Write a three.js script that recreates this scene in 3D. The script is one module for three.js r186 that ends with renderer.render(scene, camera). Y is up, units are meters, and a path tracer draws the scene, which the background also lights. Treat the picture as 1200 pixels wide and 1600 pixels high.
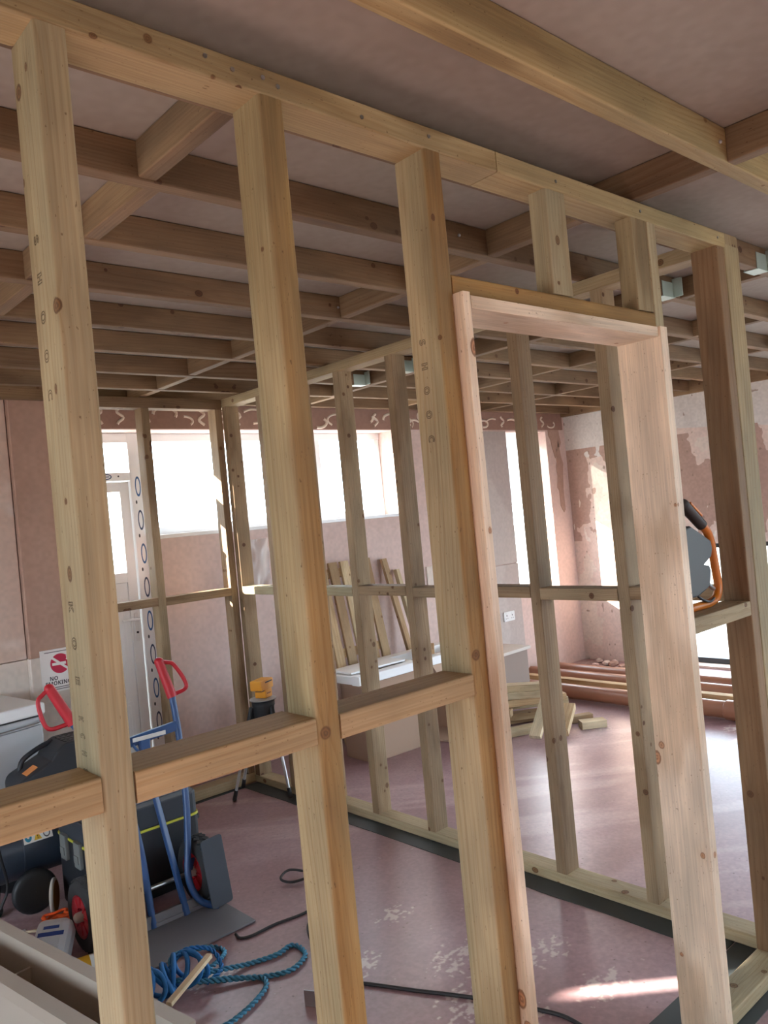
import * as THREE from 'three';
import { mergeGeometries } from 'three/addons/utils/BufferGeometryUtils.js';

// ---------------------------------------------------------------- camera, sky, sun, exposure
const scene = new THREE.Scene();
const camera = new THREE.PerspectiveCamera(64.86, 0.75, 0.05, 200);
camera.position.set(0, 1.5, 0);
camera.up.set(0.066, 0.9956, 0.066);
camera.lookAt(0.6671, 1.5052, -0.745);
scene.add(camera);

scene.background = new THREE.Color(0.70, 0.86, 1.0);
scene.backgroundIntensity = 13;

const sunFlat = new THREE.Vector3(0.755, 0, 0.656).normalize();
const sunEl = 21.5 * Math.PI / 180;
const sunDir = new THREE.Vector3(sunFlat.x * Math.cos(sunEl), -Math.sin(sunEl), sunFlat.z * Math.cos(sunEl));
const sun = new THREE.DirectionalLight(0xfff4e6, 60);
sun.position.set(2, 0, -2.5).addScaledVector(sunDir, -14);
sun.target.position.set(2, 0, -2.5);
sun.castShadow = true;
Object.assign(sun.shadow.camera, { left: -7, right: 7, top: 6, bottom: -6, near: 1, far: 30 });
sun.shadow.mapSize.set(2048, 2048);
scene.add(sun, sun.target);

const renderer = new THREE.WebGLRenderer({ antialias: true });
renderer.toneMapping = THREE.LinearToneMapping;
renderer.toneMappingExposure = 1.0;
renderer.shadowMap.enabled = true;

// ---------------------------------------------------------------- helpers
let seed = 12345;
const rnd = () => { seed = (seed * 1664525 + 1013904223) >>> 0; return seed / 4294967296; };
const rr = (a, b) => a + (b - a) * rnd();
const V = (x, y, z) => new THREE.Vector3(x, y, z);

const taken = new Map();
function numbered(name) {
  const n = taken.get(name) ?? 0; taken.set(name, n + 1);
  return n ? `${name}_${String(n).padStart(3, '0')}` : name;
}
function obj(name, geo, mat, parent = scene) {
  const g = Array.isArray(geo) ? mergeGeometries(geo.map((q) => (q.index ? q.toNonIndexed() : q)), false) : geo;
  const m = new THREE.Mesh(g, mat);
  m.name = parent === scene ? numbered(name) : name;
  m.castShadow = m.receiveShadow = true;
  parent.add(m);
  return m;
}
function tag(o, label, category, group) { o.userData.label = label; o.userData.category = category; if (group) o.userData.group = group; return o; }
function thing(name, label, category, pos = [0, 0, 0], turn = 0, group) {
  const o = new THREE.Group(); o.name = numbered(name); scene.add(o);
  o.position.set(...pos); o.rotation.y = turn;
  return tag(o, label, category, group);
}
function struct(o, label, category) { o.userData.kind = 'structure'; if (label) { o.userData.label = label; o.userData.category = category; } return o; }

// bevelled bar with its length along Y, section w (x) by d (z); uv in timber units
function bar(w, d, len, r = 0.004, uo = 0, vo = 0, us = 0.27, vs = 2.4) {
  const pts = [], hw = w / 2, hd = d / 2, N = 2;
  const cs = [[hw - r, hd - r, 0], [-hw + r, hd - r, 1], [-hw + r, -hd + r, 2], [hw - r, -hd + r, 3]];
  for (const [cx, cz, q] of cs) for (let i = 0; i <= N; i++) {
    const a = (q + i / N) * Math.PI / 2, nx = Math.cos(a), nz = Math.sin(a);
    pts.push([cx + r * nx, cz + r * nz, nx, nz]);
  }
  const pos = [], nor = [], uv = [], idx = [];
  const n = pts.length; let per = 0;
  for (let i = 0; i <= n; i++) {
    const p = pts[i % n], q = pts[(i + n - 1) % n];
    if (i) per += Math.hypot(p[0] - q[0], p[1] - q[1]);
    for (const s of [-0.5, 0.5]) { pos.push(p[0], s * len, p[1]); nor.push(p[2], 0, p[3]); uv.push(uo + per / us, vo + (s + 0.5) * len / vs); }
  }
  for (let i = 0; i < n; i++) { const a = 2 * i; idx.push(a, a + 1, a + 2, a + 1, a + 3, a + 2); }
  for (const s of [-0.5, 0.5]) {
    const b = pos.length / 3;
    for (const p of pts) { pos.push(p[0], s * len, p[1]); nor.push(0, Math.sign(s), 0); uv.push(uo + p[0] / us, vo + p[1] / vs); }
    for (let i = 1; i < n - 1; i++) s > 0 ? idx.push(b, b + i + 1, b + i) : idx.push(b, b + i, b + i + 1);
  }
  const g = new THREE.BufferGeometry();
  g.setAttribute('position', new THREE.Float32BufferAttribute(pos, 3));
  g.setAttribute('normal', new THREE.Float32BufferAttribute(nor, 3));
  g.setAttribute('uv', new THREE.Float32BufferAttribute(uv, 2));
  g.setIndex(idx);
  return g;
}
// bevelled box given by its bounds, the grain along the longest side
function bb(x0, x1, y0, y1, z0, z1, r = 0.004, o = {}) {
  const w = x1 - x0, h = y1 - y0, d = z1 - z0;
  const ax = o.axis ?? (h >= w && h >= d ? 'y' : w >= d ? 'x' : 'z');
  const uo = o.uo ?? rnd() * 7, vo = o.vo ?? rnd() * 5;
  let g;
  const us = o.us ?? 0.27, vs = o.vs ?? 2.4;
  if (ax === 'y') g = bar(w, d, h, r, uo, vo, us, vs);
  else if (ax === 'x') { g = bar(h, d, w, r, uo, vo, us, vs); g.rotateZ(-Math.PI / 2); }
  else { g = bar(w, h, d, r, uo, vo, us, vs); g.rotateX(Math.PI / 2); }
  if (!o.local) g.translate((x0 + x1) / 2, (y0 + y1) / 2, (z0 + z1) / 2);
  return g;
}
const PL = { us: 1, vs: 1 };
const tube = (pts, r, seg = 24, rad = 8, closed = false) => new THREE.TubeGeometry(new THREE.CatmullRomCurve3(pts.map((p) => (p.isVector3 ? p : V(...p))), closed, 'catmullrom', 0.5), seg, r, rad, closed);
const lathe = (prof, seg = 24) => new THREE.LatheGeometry(prof.map(([x, y]) => new THREE.Vector2(x, y)), seg);
function cyl(a, b, r0, r1 = r0, seg = 12) {
  const A = V(...a), B = V(...b), L = A.distanceTo(B);
  const g = new THREE.CylinderGeometry(r1, r0, L, seg); g.translate(0, L / 2, 0);
  g.applyQuaternion(new THREE.Quaternion().setFromUnitVectors(V(0, 1, 0), B.clone().sub(A).normalize()));
  return g.translate(A.x, A.y, A.z);
}
function barAB(a, b, w, d, r = 0.003) {   // bar from a to b, w level across it, d the other way
  const A = V(...a), B = V(...b), Y = B.clone().sub(A), L = Y.length(); Y.normalize();
  const g = bar(w, d, L, r, rnd() * 7, rnd() * 5);
  const X = Math.abs(Y.y) > 0.9999 ? V(1, 0, 0) : V(0, 1, 0).cross(Y).normalize(), Z = X.clone().cross(Y);
  g.applyMatrix4(new THREE.Matrix4().makeBasis(X, Y, Z));
  return g.translate((A.x + B.x) / 2, (A.y + B.y) / 2, (A.z + B.z) / 2);
}
// outline in xy, extruded in z with rounded corners
function slab(w, h, d, rad, bev = 0.003) {
  const s = new THREE.Shape(), a = w / 2, b = h / 2;
  s.moveTo(-a + rad, -b); s.lineTo(a - rad, -b); s.quadraticCurveTo(a, -b, a, -b + rad); s.lineTo(a, b - rad); s.quadraticCurveTo(a, b, a - rad, b);
  s.lineTo(-a + rad, b); s.quadraticCurveTo(-a, b, -a, b - rad); s.lineTo(-a, -b + rad); s.quadraticCurveTo(-a, -b, -a + rad, -b);
  const g = new THREE.ExtrudeGeometry(s, { depth: d - 2 * bev, bevelEnabled: true, bevelSize: bev, bevelThickness: bev, bevelOffset: -bev, bevelSegments: 2, curveSegments: 4 });
  return g.translate(0, 0, -d / 2 + bev);
}

// ---------------------------------------------------------------- noise and textures
function hash(x, y, s) { let h = (x * 374761393 + y * 668265263 + s * 2246822519) | 0; h = Math.imul(h ^ (h >>> 13), 1274126177); return ((h ^ (h >>> 16)) >>> 0) / 4294967295; }
function noise(x, y, s = 0) {
  const xi = Math.floor(x), yi = Math.floor(y), fx = x - xi, fy = y - yi, u = fx * fx * (3 - 2 * fx), v = fy * fy * (3 - 2 * fy);
  const a = hash(xi, yi, s), b = hash(xi + 1, yi, s), c = hash(xi, yi + 1, s), d = hash(xi + 1, yi + 1, s);
  return a + (b - a) * u + (c - a) * v + (a - b - c + d) * u * v;
}
const fbm = (x, y, s, o = 4) => { let t = 0, a = 0.5, n = 0; for (let i = 0; i < o; i++) { t += a * noise(x, y, s + i * 17); n += a; a *= 0.5; x *= 2.03; y *= 2.03; } return t / n; };
const sm = (a, b, x) => { const t = Math.min(1, Math.max(0, (x - a) / (b - a))); return t * t * (3 - 2 * t); };
const mix = (a, b, t) => a + (b - a) * t;
const mix3 = (a, b, t) => [mix(a[0], b[0], t), mix(a[1], b[1], t), mix(a[2], b[2], t)];
function dataTex(w, h, f, wrap = THREE.RepeatWrapping) {   // f(u, v) -> sRGB 0..255, v = 0 at the bottom
  const px = new Uint8Array(w * h * 4);
  for (let j = 0; j < h; j++) for (let i = 0; i < w; i++) {
    const c = f((i + 0.5) / w, (j + 0.5) / h), k = 4 * (j * w + i);
    for (let q = 0; q < 3; q++) px[k + q] = Math.max(0, Math.min(255, c[q])); px[k + 3] = 255;
  }
  const t = new THREE.DataTexture(px, w, h);
  t.colorSpace = THREE.SRGBColorSpace; t.magFilter = THREE.LinearFilter; t.minFilter = THREE.LinearFilter;
  t.wrapS = t.wrapT = wrap; t.needsUpdate = true;
  return t;
}
function canvasTex(w, h, draw) {
  const c = document.createElement('canvas'); c.width = w; c.height = h;
  draw(c.getContext('2d'), w, h);
  const t = new THREE.CanvasTexture(c); t.colorSpace = THREE.SRGBColorSpace; return t;
}
// softwood: 0.27 m round the section by 2.4 m along
function woodTex(s, nKnots, ringFreq, contrast, knotTone, w = 384, h = 1536, heart = null) {
  const W = 0.27, H = 2.4, knots = [];
  let q = s * 7919 + 13; const r = () => { q = (q * 1664525 + 1013904223) >>> 0; return q / 4294967296; };
  for (let i = 0; i < nKnots; i++) knots.push([r() * W, r() * H, (i < 4 ? 0.0095 : 0.004) + (i < 4 ? 0.006 : 0.009) * r() * r(), 0.6 + 0.5 * r(), r()]);
  const base = [231, 221, 203], dark = [203, 182, 152], green = [214, 212, 194], kn = knotTone;
  return dataTex(w, h, (u, v) => {
    const x = u * W, y = v * H;
    let warp = 0.11 * noise(x * 6, y * 0.7, s) + 0.012 * noise(x * 20, y * 2.6, s + 3) + 0.003 * noise(x * 60, y * 9, s + 4);
    let kd = 9, kr = 0, kk = null, halo = 0;
    for (const k of knots) {
      const dx = x - k[0], dy = (y - k[1]) * k[3], rad = Math.hypot(dx, dy);
      if (rad > k[2] * 7) continue;
      warp += Math.sign(dx) * k[2] * 0.9 * Math.exp(-(dx * dx) / (9 * k[2] * k[2]) - (dy * dy) / (14 * k[2] * k[2]));
      halo = Math.max(halo, Math.exp(-rad / (k[2] * 1.6)));
      if (rad / k[2] < kd) { kd = rad / k[2]; kr = rad; kk = k; }
    }
    const t = (x + warp) * ringFreq, ph = t - Math.floor(t);
    const late = Math.pow(sm(0.25, 0.9, ph) * (1 - sm(0.92, 1, ph)), 1.5);
    const fib = noise(x * 1100, y * 22, s + 7) - 0.5, fib2 = noise(x * 350, y * 6, s + 8) - 0.5;
    const rk = Math.floor(t), amp = 0.25 + 0.9 * hash(rk, s, 77) * noise(x * 18, y * 1.5, s + 30);
    let c = mix3(base, dark, Math.min(1, contrast * late * amp));
    if (heart) { const e = 0.035 * (noise(2, y * 1.3, s + 40) - 0.5), hb = sm(heart[0] - 0.02, heart[0] + 0.02, u + e) * (1 - sm(heart[1] - 0.02, heart[1] + 0.02, u + e)); c = mix3(c, [c[0] * 0.93, c[1] * 0.79, c[2] * 0.58], hb * (0.7 + 0.3 * noise(x * 30, y * 2, s + 41))); }
    c = mix3(c, green, 0.4 * sm(0.45, 0.75, fbm(x * 14, y * 2.2, s + 11, 3)));
    c = mix3(c, dark, 0.5 * halo);
    const m = 1 + 0.07 * fib + 0.08 * fib2 + 0.34 * (fbm(x * 14, y * 4, s + 15, 4) - 0.5);
    c = mix3(c, [180, 158, 130], 0.5 * sm(0.52, 0.7, fbm(x * 10 + 3, y * 2.4, s + 50, 4)));
    c = [c[0] * m, c[1] * m, c[2] * m];
    if (kk && kd < 1.15) {
      const ring = 0.5 + 0.5 * Math.sin(kr / kk[2] * 11 + 3 * noise(x * 200, y * 200, s));
      const kc = [kn[0] * (0.8 + 0.35 * ring), kn[1] * (0.8 + 0.35 * ring), kn[2] * (0.8 + 0.35 * ring)];
      c = mix3(c, kc, (1 - sm(0.8, 1.15, kd)) * (0.55 + 0.45 * kk[4]));
      if (kd > 0.86 && kd < 1.06 && kk[4] > 0.4) c = mix3(c, [96, 66, 44], 0.45);
    }
    // rough-sawn scuffs and dirt spots
    const sp = noise(x * 420, y * 160, s + 21); if (sp > 0.955) c = mix3(c, [110, 85, 60], 0.5);
    return c;
  }, THREE.MirroredRepeatWrapping);
}
const woodA = woodTex(1, 15, 75, 0.95, [150, 112, 78]);
const woodB = woodTex(2, 26, 95, 1.0, [136, 98, 66]);
const woodC = woodTex(3, 11, 55, 0.8, [156, 112, 74]);
const woodE = woodTex(5, 12, 70, 0.8, [146, 104, 68], 384, 1536, [-0.1, 0.185]);
const woodD = woodTex(4, 13, 130, 0.28, [176, 130, 94], 384, 1024);
const std = (p) => new THREE.MeshStandardMaterial({ roughness: 0.8, metalness: 0, ...p });
const wood = (map, color, roughness = 0.78) => std({ map, color, roughness });
const M = {
  treat: [wood(woodA, 0xb4ae98), wood(woodB, 0xb3a685), wood(woodC, 0xb6a986), wood(woodA, 0xa89d82)],
  orange: wood(woodC, 0xad8d5c),
  brown: [wood(woodB, 0x86705a), wood(woodA, 0x8f7860), wood(woodC, 0x836d58)],
  stud: [wood(woodB, 0xa28f79), wood(woodA, 0xa89580), wood(woodC, 0x9e8a74), wood(woodB, 0xae9d87)],
  lining: wood(woodD, 0xf6ece2, 0.6),
  off: [wood(woodA, 0xd6c8b0), wood(woodC, 0xcfb798), wood(woodB, 0xbaa286), wood(woodD, 0xeae0cc)],
  black: std({ color: 0x1d1f22, roughness: 0.5 }),
  rubber: std({ color: 0x2a2a2b, roughness: 0.85 }),
  white: std({ color: 0xe9eaea, roughness: 0.5 }),
  upvc: std({ color: 0xf2f4f5, roughness: 0.3 }),
  steel: new THREE.MeshStandardMaterial({ color: 0xb9bcbe, metalness: 1, roughness: 0.35 }),
  glass: new THREE.MeshPhysicalMaterial({ color: 0xffffff, roughness: 0, metalness: 0, transmission: 1, thickness: 0, ior: 1.45 }),
  dpc: std({ color: 0x363c3c, roughness: 0.55 }),
};
const pick = (a) => a[Math.floor(rnd() * a.length)];

// painted concrete floor, plaster
const FX0 = -2.5, FX1 = 6.5, FZ0 = -4.8, FZ1 = 1.8;
const splats = []; for (let i = 0; i < 70; i++) splats.push([rr(FX0, FX1), rr(FZ0, FZ1), rr(0.03, 0.12)]);
for (const p of [[1.75, -1.75, 0.16], [1.9, -1.95, 0.14], [2.1, -1.75, 0.12], [1.6, -1.5, 0.1], [1.95, -2.35, 0.1], [2.2, -2.15, 0.08], [1.7, -1.35, 0.09], [2.05, -1.5, 0.12]]) splats.push(p);
const floorTex = dataTex(2048, 1536, (u, v) => {
  const x = FX0 + u * (FX1 - FX0), z = FZ1 - v * (FZ1 - FZ0);
  let c = mix3([148, 114, 115], [160, 129, 131], fbm(x * 1.3, z * 1.3, 31, 4));
  const worn = sm(0.46, 0.64, fbm(x * 0.8 + 5, z * 1.5, 41, 5));
  c = mix3(c, [190, 164, 168], 0.5 * worn);
  const swipe = sm(0.6, 0.76, fbm((x * 0.7 + z * 0.5) * 1.2, (z * 0.75 - x * 0.6) * 6, 51, 4));
  c = mix3(c, [206, 184, 184], 0.45 * swipe);
  const g = 1 + 0.10 * (noise(x * 90, z * 90, 61) - 0.5) + 0.06 * (noise(x * 260, z * 260, 62) - 0.5);
  c = [c[0] * g, c[1] * g, c[2] * g];
  let s = 0;
  for (const [sx, sz, sr] of splats) { const d = Math.hypot(x - sx, (z - sz) * 1.4) / sr; if (d < 1) s = Math.max(s, (1 - d)); }
  if (s > 0) { const k = sm(0.62, 0.72, noise(x * 55, z * 80, 71) * 0.6 + noise(x * 150, z * 150, 72) * 0.3 + s * 0.3); c = mix3(c, [212, 196, 188], 0.8 * k); }
  if (noise(x * 130, z * 130, 81) > 0.975) c = mix3(c, [70, 48, 48], 0.6);
  if (noise(x * 70, z * 70, 83) > 0.982) c = mix3(c, [205, 190, 184], 0.6);
  return c;
}, THREE.ClampToEdgeWrapping);
const floorMat = new THREE.MeshStandardMaterial({ map: floorTex, roughness: 0.32 });
const plasterTex = (s, a, b, patch, amt, W = 4, px = 512) => dataTex(px, px, (u, v) => {
  const x = u * W, y = v * W;
  let c = mix3(a, b, fbm(x * 2, y * 2, s, 4));
  const k = sm(0.56, 0.6, fbm(x * 1.6 + 9, y * 1.1, s + 5, 4)); c = mix3(c, patch, amt * k);
  const g = 1 + 0.06 * (noise(x * 60, y * 60, s + 9) - 0.5); return [c[0] * g, c[1] * g, c[2] * g];
}, THREE.MirroredRepeatWrapping);
function metric(tex, W) { const t = tex.clone(); t.repeat.set(1 / W, 1 / W); t.needsUpdate = true; return t; }
const pinkTex = metric(plasterTex(101, [212, 187, 178], [219, 196, 189], [205, 178, 168], 0.4), 4);
const ceilTex = metric(plasterTex(131, [152, 142, 130], [160, 150, 138], [147, 135, 122], 0.4), 4);
const pinkMat = std({ map: pinkTex, roughness: 0.85 });
const ceilMat = std({ map: ceilTex, roughness: 0.85 });
const brownMat = std({ map: metric(plasterTex(151, [178, 146, 130], [186, 154, 138], [172, 140, 124], 0.5), 4), roughness: 0.85 });
const creamMat = std({ map: metric(plasterTex(161, [214, 200, 188], [222, 209, 198], [206, 188, 176], 0.5), 4), roughness: 0.8 });
const greyMat = std({ map: metric(plasterTex(171, [188, 178, 172], [196, 187, 182], [178, 165, 160], 0.6), 4), roughness: 0.7 });
// right wall: stripped plaster, ragged remains of paint and skim
const RZ0 = -4.7, RZ1 = 1.8;
const rightTex = dataTex(2048, 768, (u, v) => {
  const z = RZ0 + u * (RZ1 - RZ0), y = v * 2.6;
  let c = mix3([216, 194, 182], [222, 202, 191], fbm(z * 2, y * 2, 201, 4));
  const e1 = fbm(z * 3.2, y * 2.6, 203, 5), e2 = fbm(z * 9, y * 5, 207, 4);
  if (y > 1.93 + 0.18 * (noise(z * 1.7, 2, 209) - 0.5)) c = mix3([222, 216, 210], [206, 198, 192], e2);           // pale painted band
  if (y < 1.95 && y > 1.1 && e1 > 0.56 - 0.05 * sm(1.1, 1.6, y)) c = mix3([172, 142, 128], [184, 154, 140], e2);   // bare brown patches
  if (e1 < 0.40 && y < 1.9) c = mix3([226, 214, 202], [216, 200, 186], e2);                                        // remains of skim
  const fl = noise(z * 26 + 3 * e2, y * 9, 211); if (fl > 0.84 && y < 1.5 && y > 0.9) c = mix3(c, [232, 224, 214], 0.85);
  const mk = noise(z * 34, y * 20, 213); if (mk > 0.93) c = mix3(c, [136, 112, 98], 0.6);
  const g = 1 + 0.07 * (noise(z * 70, y * 70, 215) - 0.5); return [c[0] * g, c[1] * g, c[2] * g];
}, THREE.ClampToEdgeWrapping);
const rightMat = std({ map: rightTex, roughness: 0.85 });

// ---------------------------------------------------------------- the room
const XL = -2.4, XR = 6.33, ZF = -4.45, ZB = 1.6, CEIL = 2.37;
{
  const g = new THREE.BoxGeometry(FX1 - FX0, 0.12, FZ1 - FZ0);
  const p = g.attributes.position, uv = g.attributes.uv;
  for (let i = 0; i < p.count; i++) uv.setXY(i, p.getX(i) / (FX1 - FX0) + 0.5, 0.5 - p.getZ(i) / (FZ1 - FZ0));
  g.translate((FX0 + FX1) / 2, -0.06, (FZ0 + FZ1) / 2);
  struct(obj('floor', g, floorMat), 'worn red painted concrete floor with white plaster splashes', 'floor');
}
{
  const g = new THREE.BoxGeometry(FX1 - FX0, 0.15, FZ1 - FZ0), p = g.attributes.position, uv = g.attributes.uv;
  for (let i = 0; i < p.count; i++) uv.setXY(i, p.getX(i), p.getZ(i));
  g.translate((FX0 + FX1) / 2, CEIL + 0.075, (FZ0 + FZ1) / 2);
  struct(obj('ceiling', g, ceilMat), 'dull pink plastered ceiling above the timber joists', 'ceiling');
}
function wallXY(name, x0, x1, z0, z1, holes, mat, label) {   // wall across z, outline in x and y
  const s = new THREE.Shape(); s.moveTo(x0, 0); s.lineTo(x1, 0); s.lineTo(x1, 2.5); s.lineTo(x0, 2.5); s.closePath();
  for (const h of holes) { const q = new THREE.Path(); h.forEach(([x, y], i) => (i ? q.lineTo(x, y) : q.moveTo(x, y))); q.closePath(); s.holes.push(q); }
  const g = new THREE.ExtrudeGeometry(s, { depth: z1 - z0, bevelEnabled: false }); g.translate(0, 0, z0);
  return struct(obj(name, g, mat), label, 'wall');
}
function wallZY(name, z0, z1, x0, x1, holes, mat, label) {   // wall across x, outline in z and y
  const s = new THREE.Shape(); s.moveTo(z0, 0); s.lineTo(z1, 0); s.lineTo(z1, 2.5); s.lineTo(z0, 2.5); s.closePath();
  for (const h of holes) { const q = new THREE.Path(); h.forEach(([z, y], i) => (i ? q.lineTo(z, y) : q.moveTo(z, y))); q.closePath(); s.holes.push(q); }
  const g = new THREE.ExtrudeGeometry(s, { depth: x1 - x0, bevelEnabled: false });
  const p = g.attributes.position, nn = g.attributes.normal, uv = g.attributes.uv;
  for (let i = 0; i < p.count; i++) { const a = p.getX(i), c = p.getZ(i); p.setXYZ(i, x1 - c, p.getY(i), a); nn.setXYZ(i, -nn.getZ(i), nn.getY(i), nn.getX(i)); uv.setXY(i, a, p.getY(i)); }
  return struct(obj(name, g, mat), label, 'wall');
}
const rect = (a, b, c, d) => [[a, c], [b, c], [b, d], [a, d]];
const WR = [5.46, 6.04, 0.72, 2.13];       // tall narrow window by the far corner
const SL = [-1.705, -1.35, 1.74, 2.13];   // slit window further left
const wallFar = wallXY('wall_far', XL - 0.2, XR + 0.25, ZF - 0.25, ZF,
  [[[1.66, 0], [2.18, 0], [2.18, 1.512], [4.15, 1.512], [4.15, 2.14], [1.66, 2.14]], rect(...WR), rect(...SL)], pinkMat, 'far pink plaster wall with the long window, adhesive beads above it');
rightMat.map.repeat.set(1 / (RZ1 - RZ0), 1 / 2.6); rightMat.map.offset.set(-RZ0 / (RZ1 - RZ0), 0);
const PT = [-3.6, -2.45, 0.02, 1.03], PD = [-2.2, 0.6, 0.02, 2.1];
wallZY('wall_right', RZ0, ZB + 0.2, XR, XR + 0.25, [rect(...PT), rect(...PD)], rightMat, 'right wall of stripped plaster with ragged patches of paint');
const LW = [-3.5, -0.4, 0.6, 1.78];
wallZY('wall_left', RZ0, ZB + 0.2, XL - 0.25, XL, [rect(...LW)], creamMat, 'left wall with a wide window, outside the picture');
const BW = [2.4, 4.2, 1.0, 2.1];
wallXY('wall_back', XL - 0.2, XR + 0.25, ZB, ZB + 0.25, [rect(...BW)], creamMat, 'back wall behind the camera with a window');
// ground outside
{
  const g = new THREE.CircleGeometry(60, 48); g.rotateX(-Math.PI / 2); g.translate(2, -0.16, -1);
  struct(obj('ground', g, std({ color: 0x9a9790, roughness: 0.95 })), 'pale paved ground outside the windows', 'ground');
}

// windows and glazed openings
let winNo = 0;
function windowXY(z, x0, x1, y0, y1, mull, mat = M.upvc, fw = 0.05) {
  const o = new THREE.Group(); o.name = `window_${++winNo}`; scene.add(o); o.userData.kind = 'structure';
  obj('window_frame', [bb(x0, x1, y0, y0 + fw, z - 0.03, z + 0.03, 0.005), bb(x0, x1, y1 - fw, y1, z - 0.03, z + 0.03, 0.005),
    bb(x0, x0 + fw, y0 + fw, y1 - fw, z - 0.03, z + 0.03, 0.005), bb(x1 - fw, x1, y0 + fw, y1 - fw, z - 0.03, z + 0.03, 0.005)], mat, o);
  const xs = [x0 + fw, ...mull, x1 - fw];
  for (const m of mull) obj('mullion', bb(m - 0.025, m + 0.025, y0 + fw, y1 - fw, z - 0.03, z + 0.03, 0.005), mat, o);
  for (let i = 0; i + 1 < xs.length; i++) {
    const a = xs[i] + (i ? 0.025 : 0), b = xs[i + 1] - (i + 2 < xs.length ? 0.025 : 0);
    const g = new THREE.PlaneGeometry(b - a, y1 - y0 - 2 * fw); g.translate((a + b) / 2, (y0 + y1) / 2, z); obj('pane', g, M.glass, o);
  }
  return o;
}
function windowZY(x, z0, z1, y0, y1, mull, mat, fw = 0.05) {
  const o = windowXY(0, z0, z1, y0, y1, mull, mat, fw); o.rotation.y = -Math.PI / 2; o.position.set(x, 0, 0); return o;
}
const w1 = windowXY(ZF - 0.2, 2.18, 4.15, 1.512, 2.14, [2.9, 3.55]);
w1.userData.label = 'long high white window in the far wall'; w1.userData.category = 'window';
obj('window_sill', bb(2.185, 4.145, 1.49, 1.514, ZF - 0.16, ZF + 0.012, 0.004), M.upvc, w1);
const w2 = windowXY(ZF - 0.2, WR[0], WR[1], WR[2], WR[3], []);
w2.userData.label = 'tall narrow white window by the far right corner'; w2.userData.category = 'window';
const w3 = windowXY(ZF - 0.2, SL[0], SL[1], SL[2], SL[3], [], M.upvc, 0.012);
w3.userData.label = 'slit window in the far wall beyond the freezer'; w3.userData.category = 'window';
const w4 = windowZY(XR + 0.15, PT[0], PT[1], PT[2], PT[3], [-2.92], std({ color: 0x2b2d30, roughness: 0.4 }), 0.045);
w4.userData.label = 'low black framed glazed opening in the right wall'; w4.userData.category = 'window';
const w7 = windowZY(XR + 0.15, PD[0], PD[1], PD[2], PD[3], [-1.25, -0.3], std({ color: 0x2b2d30, roughness: 0.4 }), 0.06);
w7.userData.label = 'black framed glazed patio doors in the right wall, outside the picture'; w7.userData.category = 'window';
const w5 = windowZY(XL - 0.1, LW[0], LW[1], LW[2], LW[3], [-2.4, -1.45], M.upvc);
w5.userData.label = 'wide white window in the left wall'; w5.userData.category = 'window';
const w6 = windowXY(ZB + 0.1, BW[0], BW[1], BW[2], BW[3], [3.3]);
w6.userData.label = 'white window behind the camera'; w6.userData.category = 'window';

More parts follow.
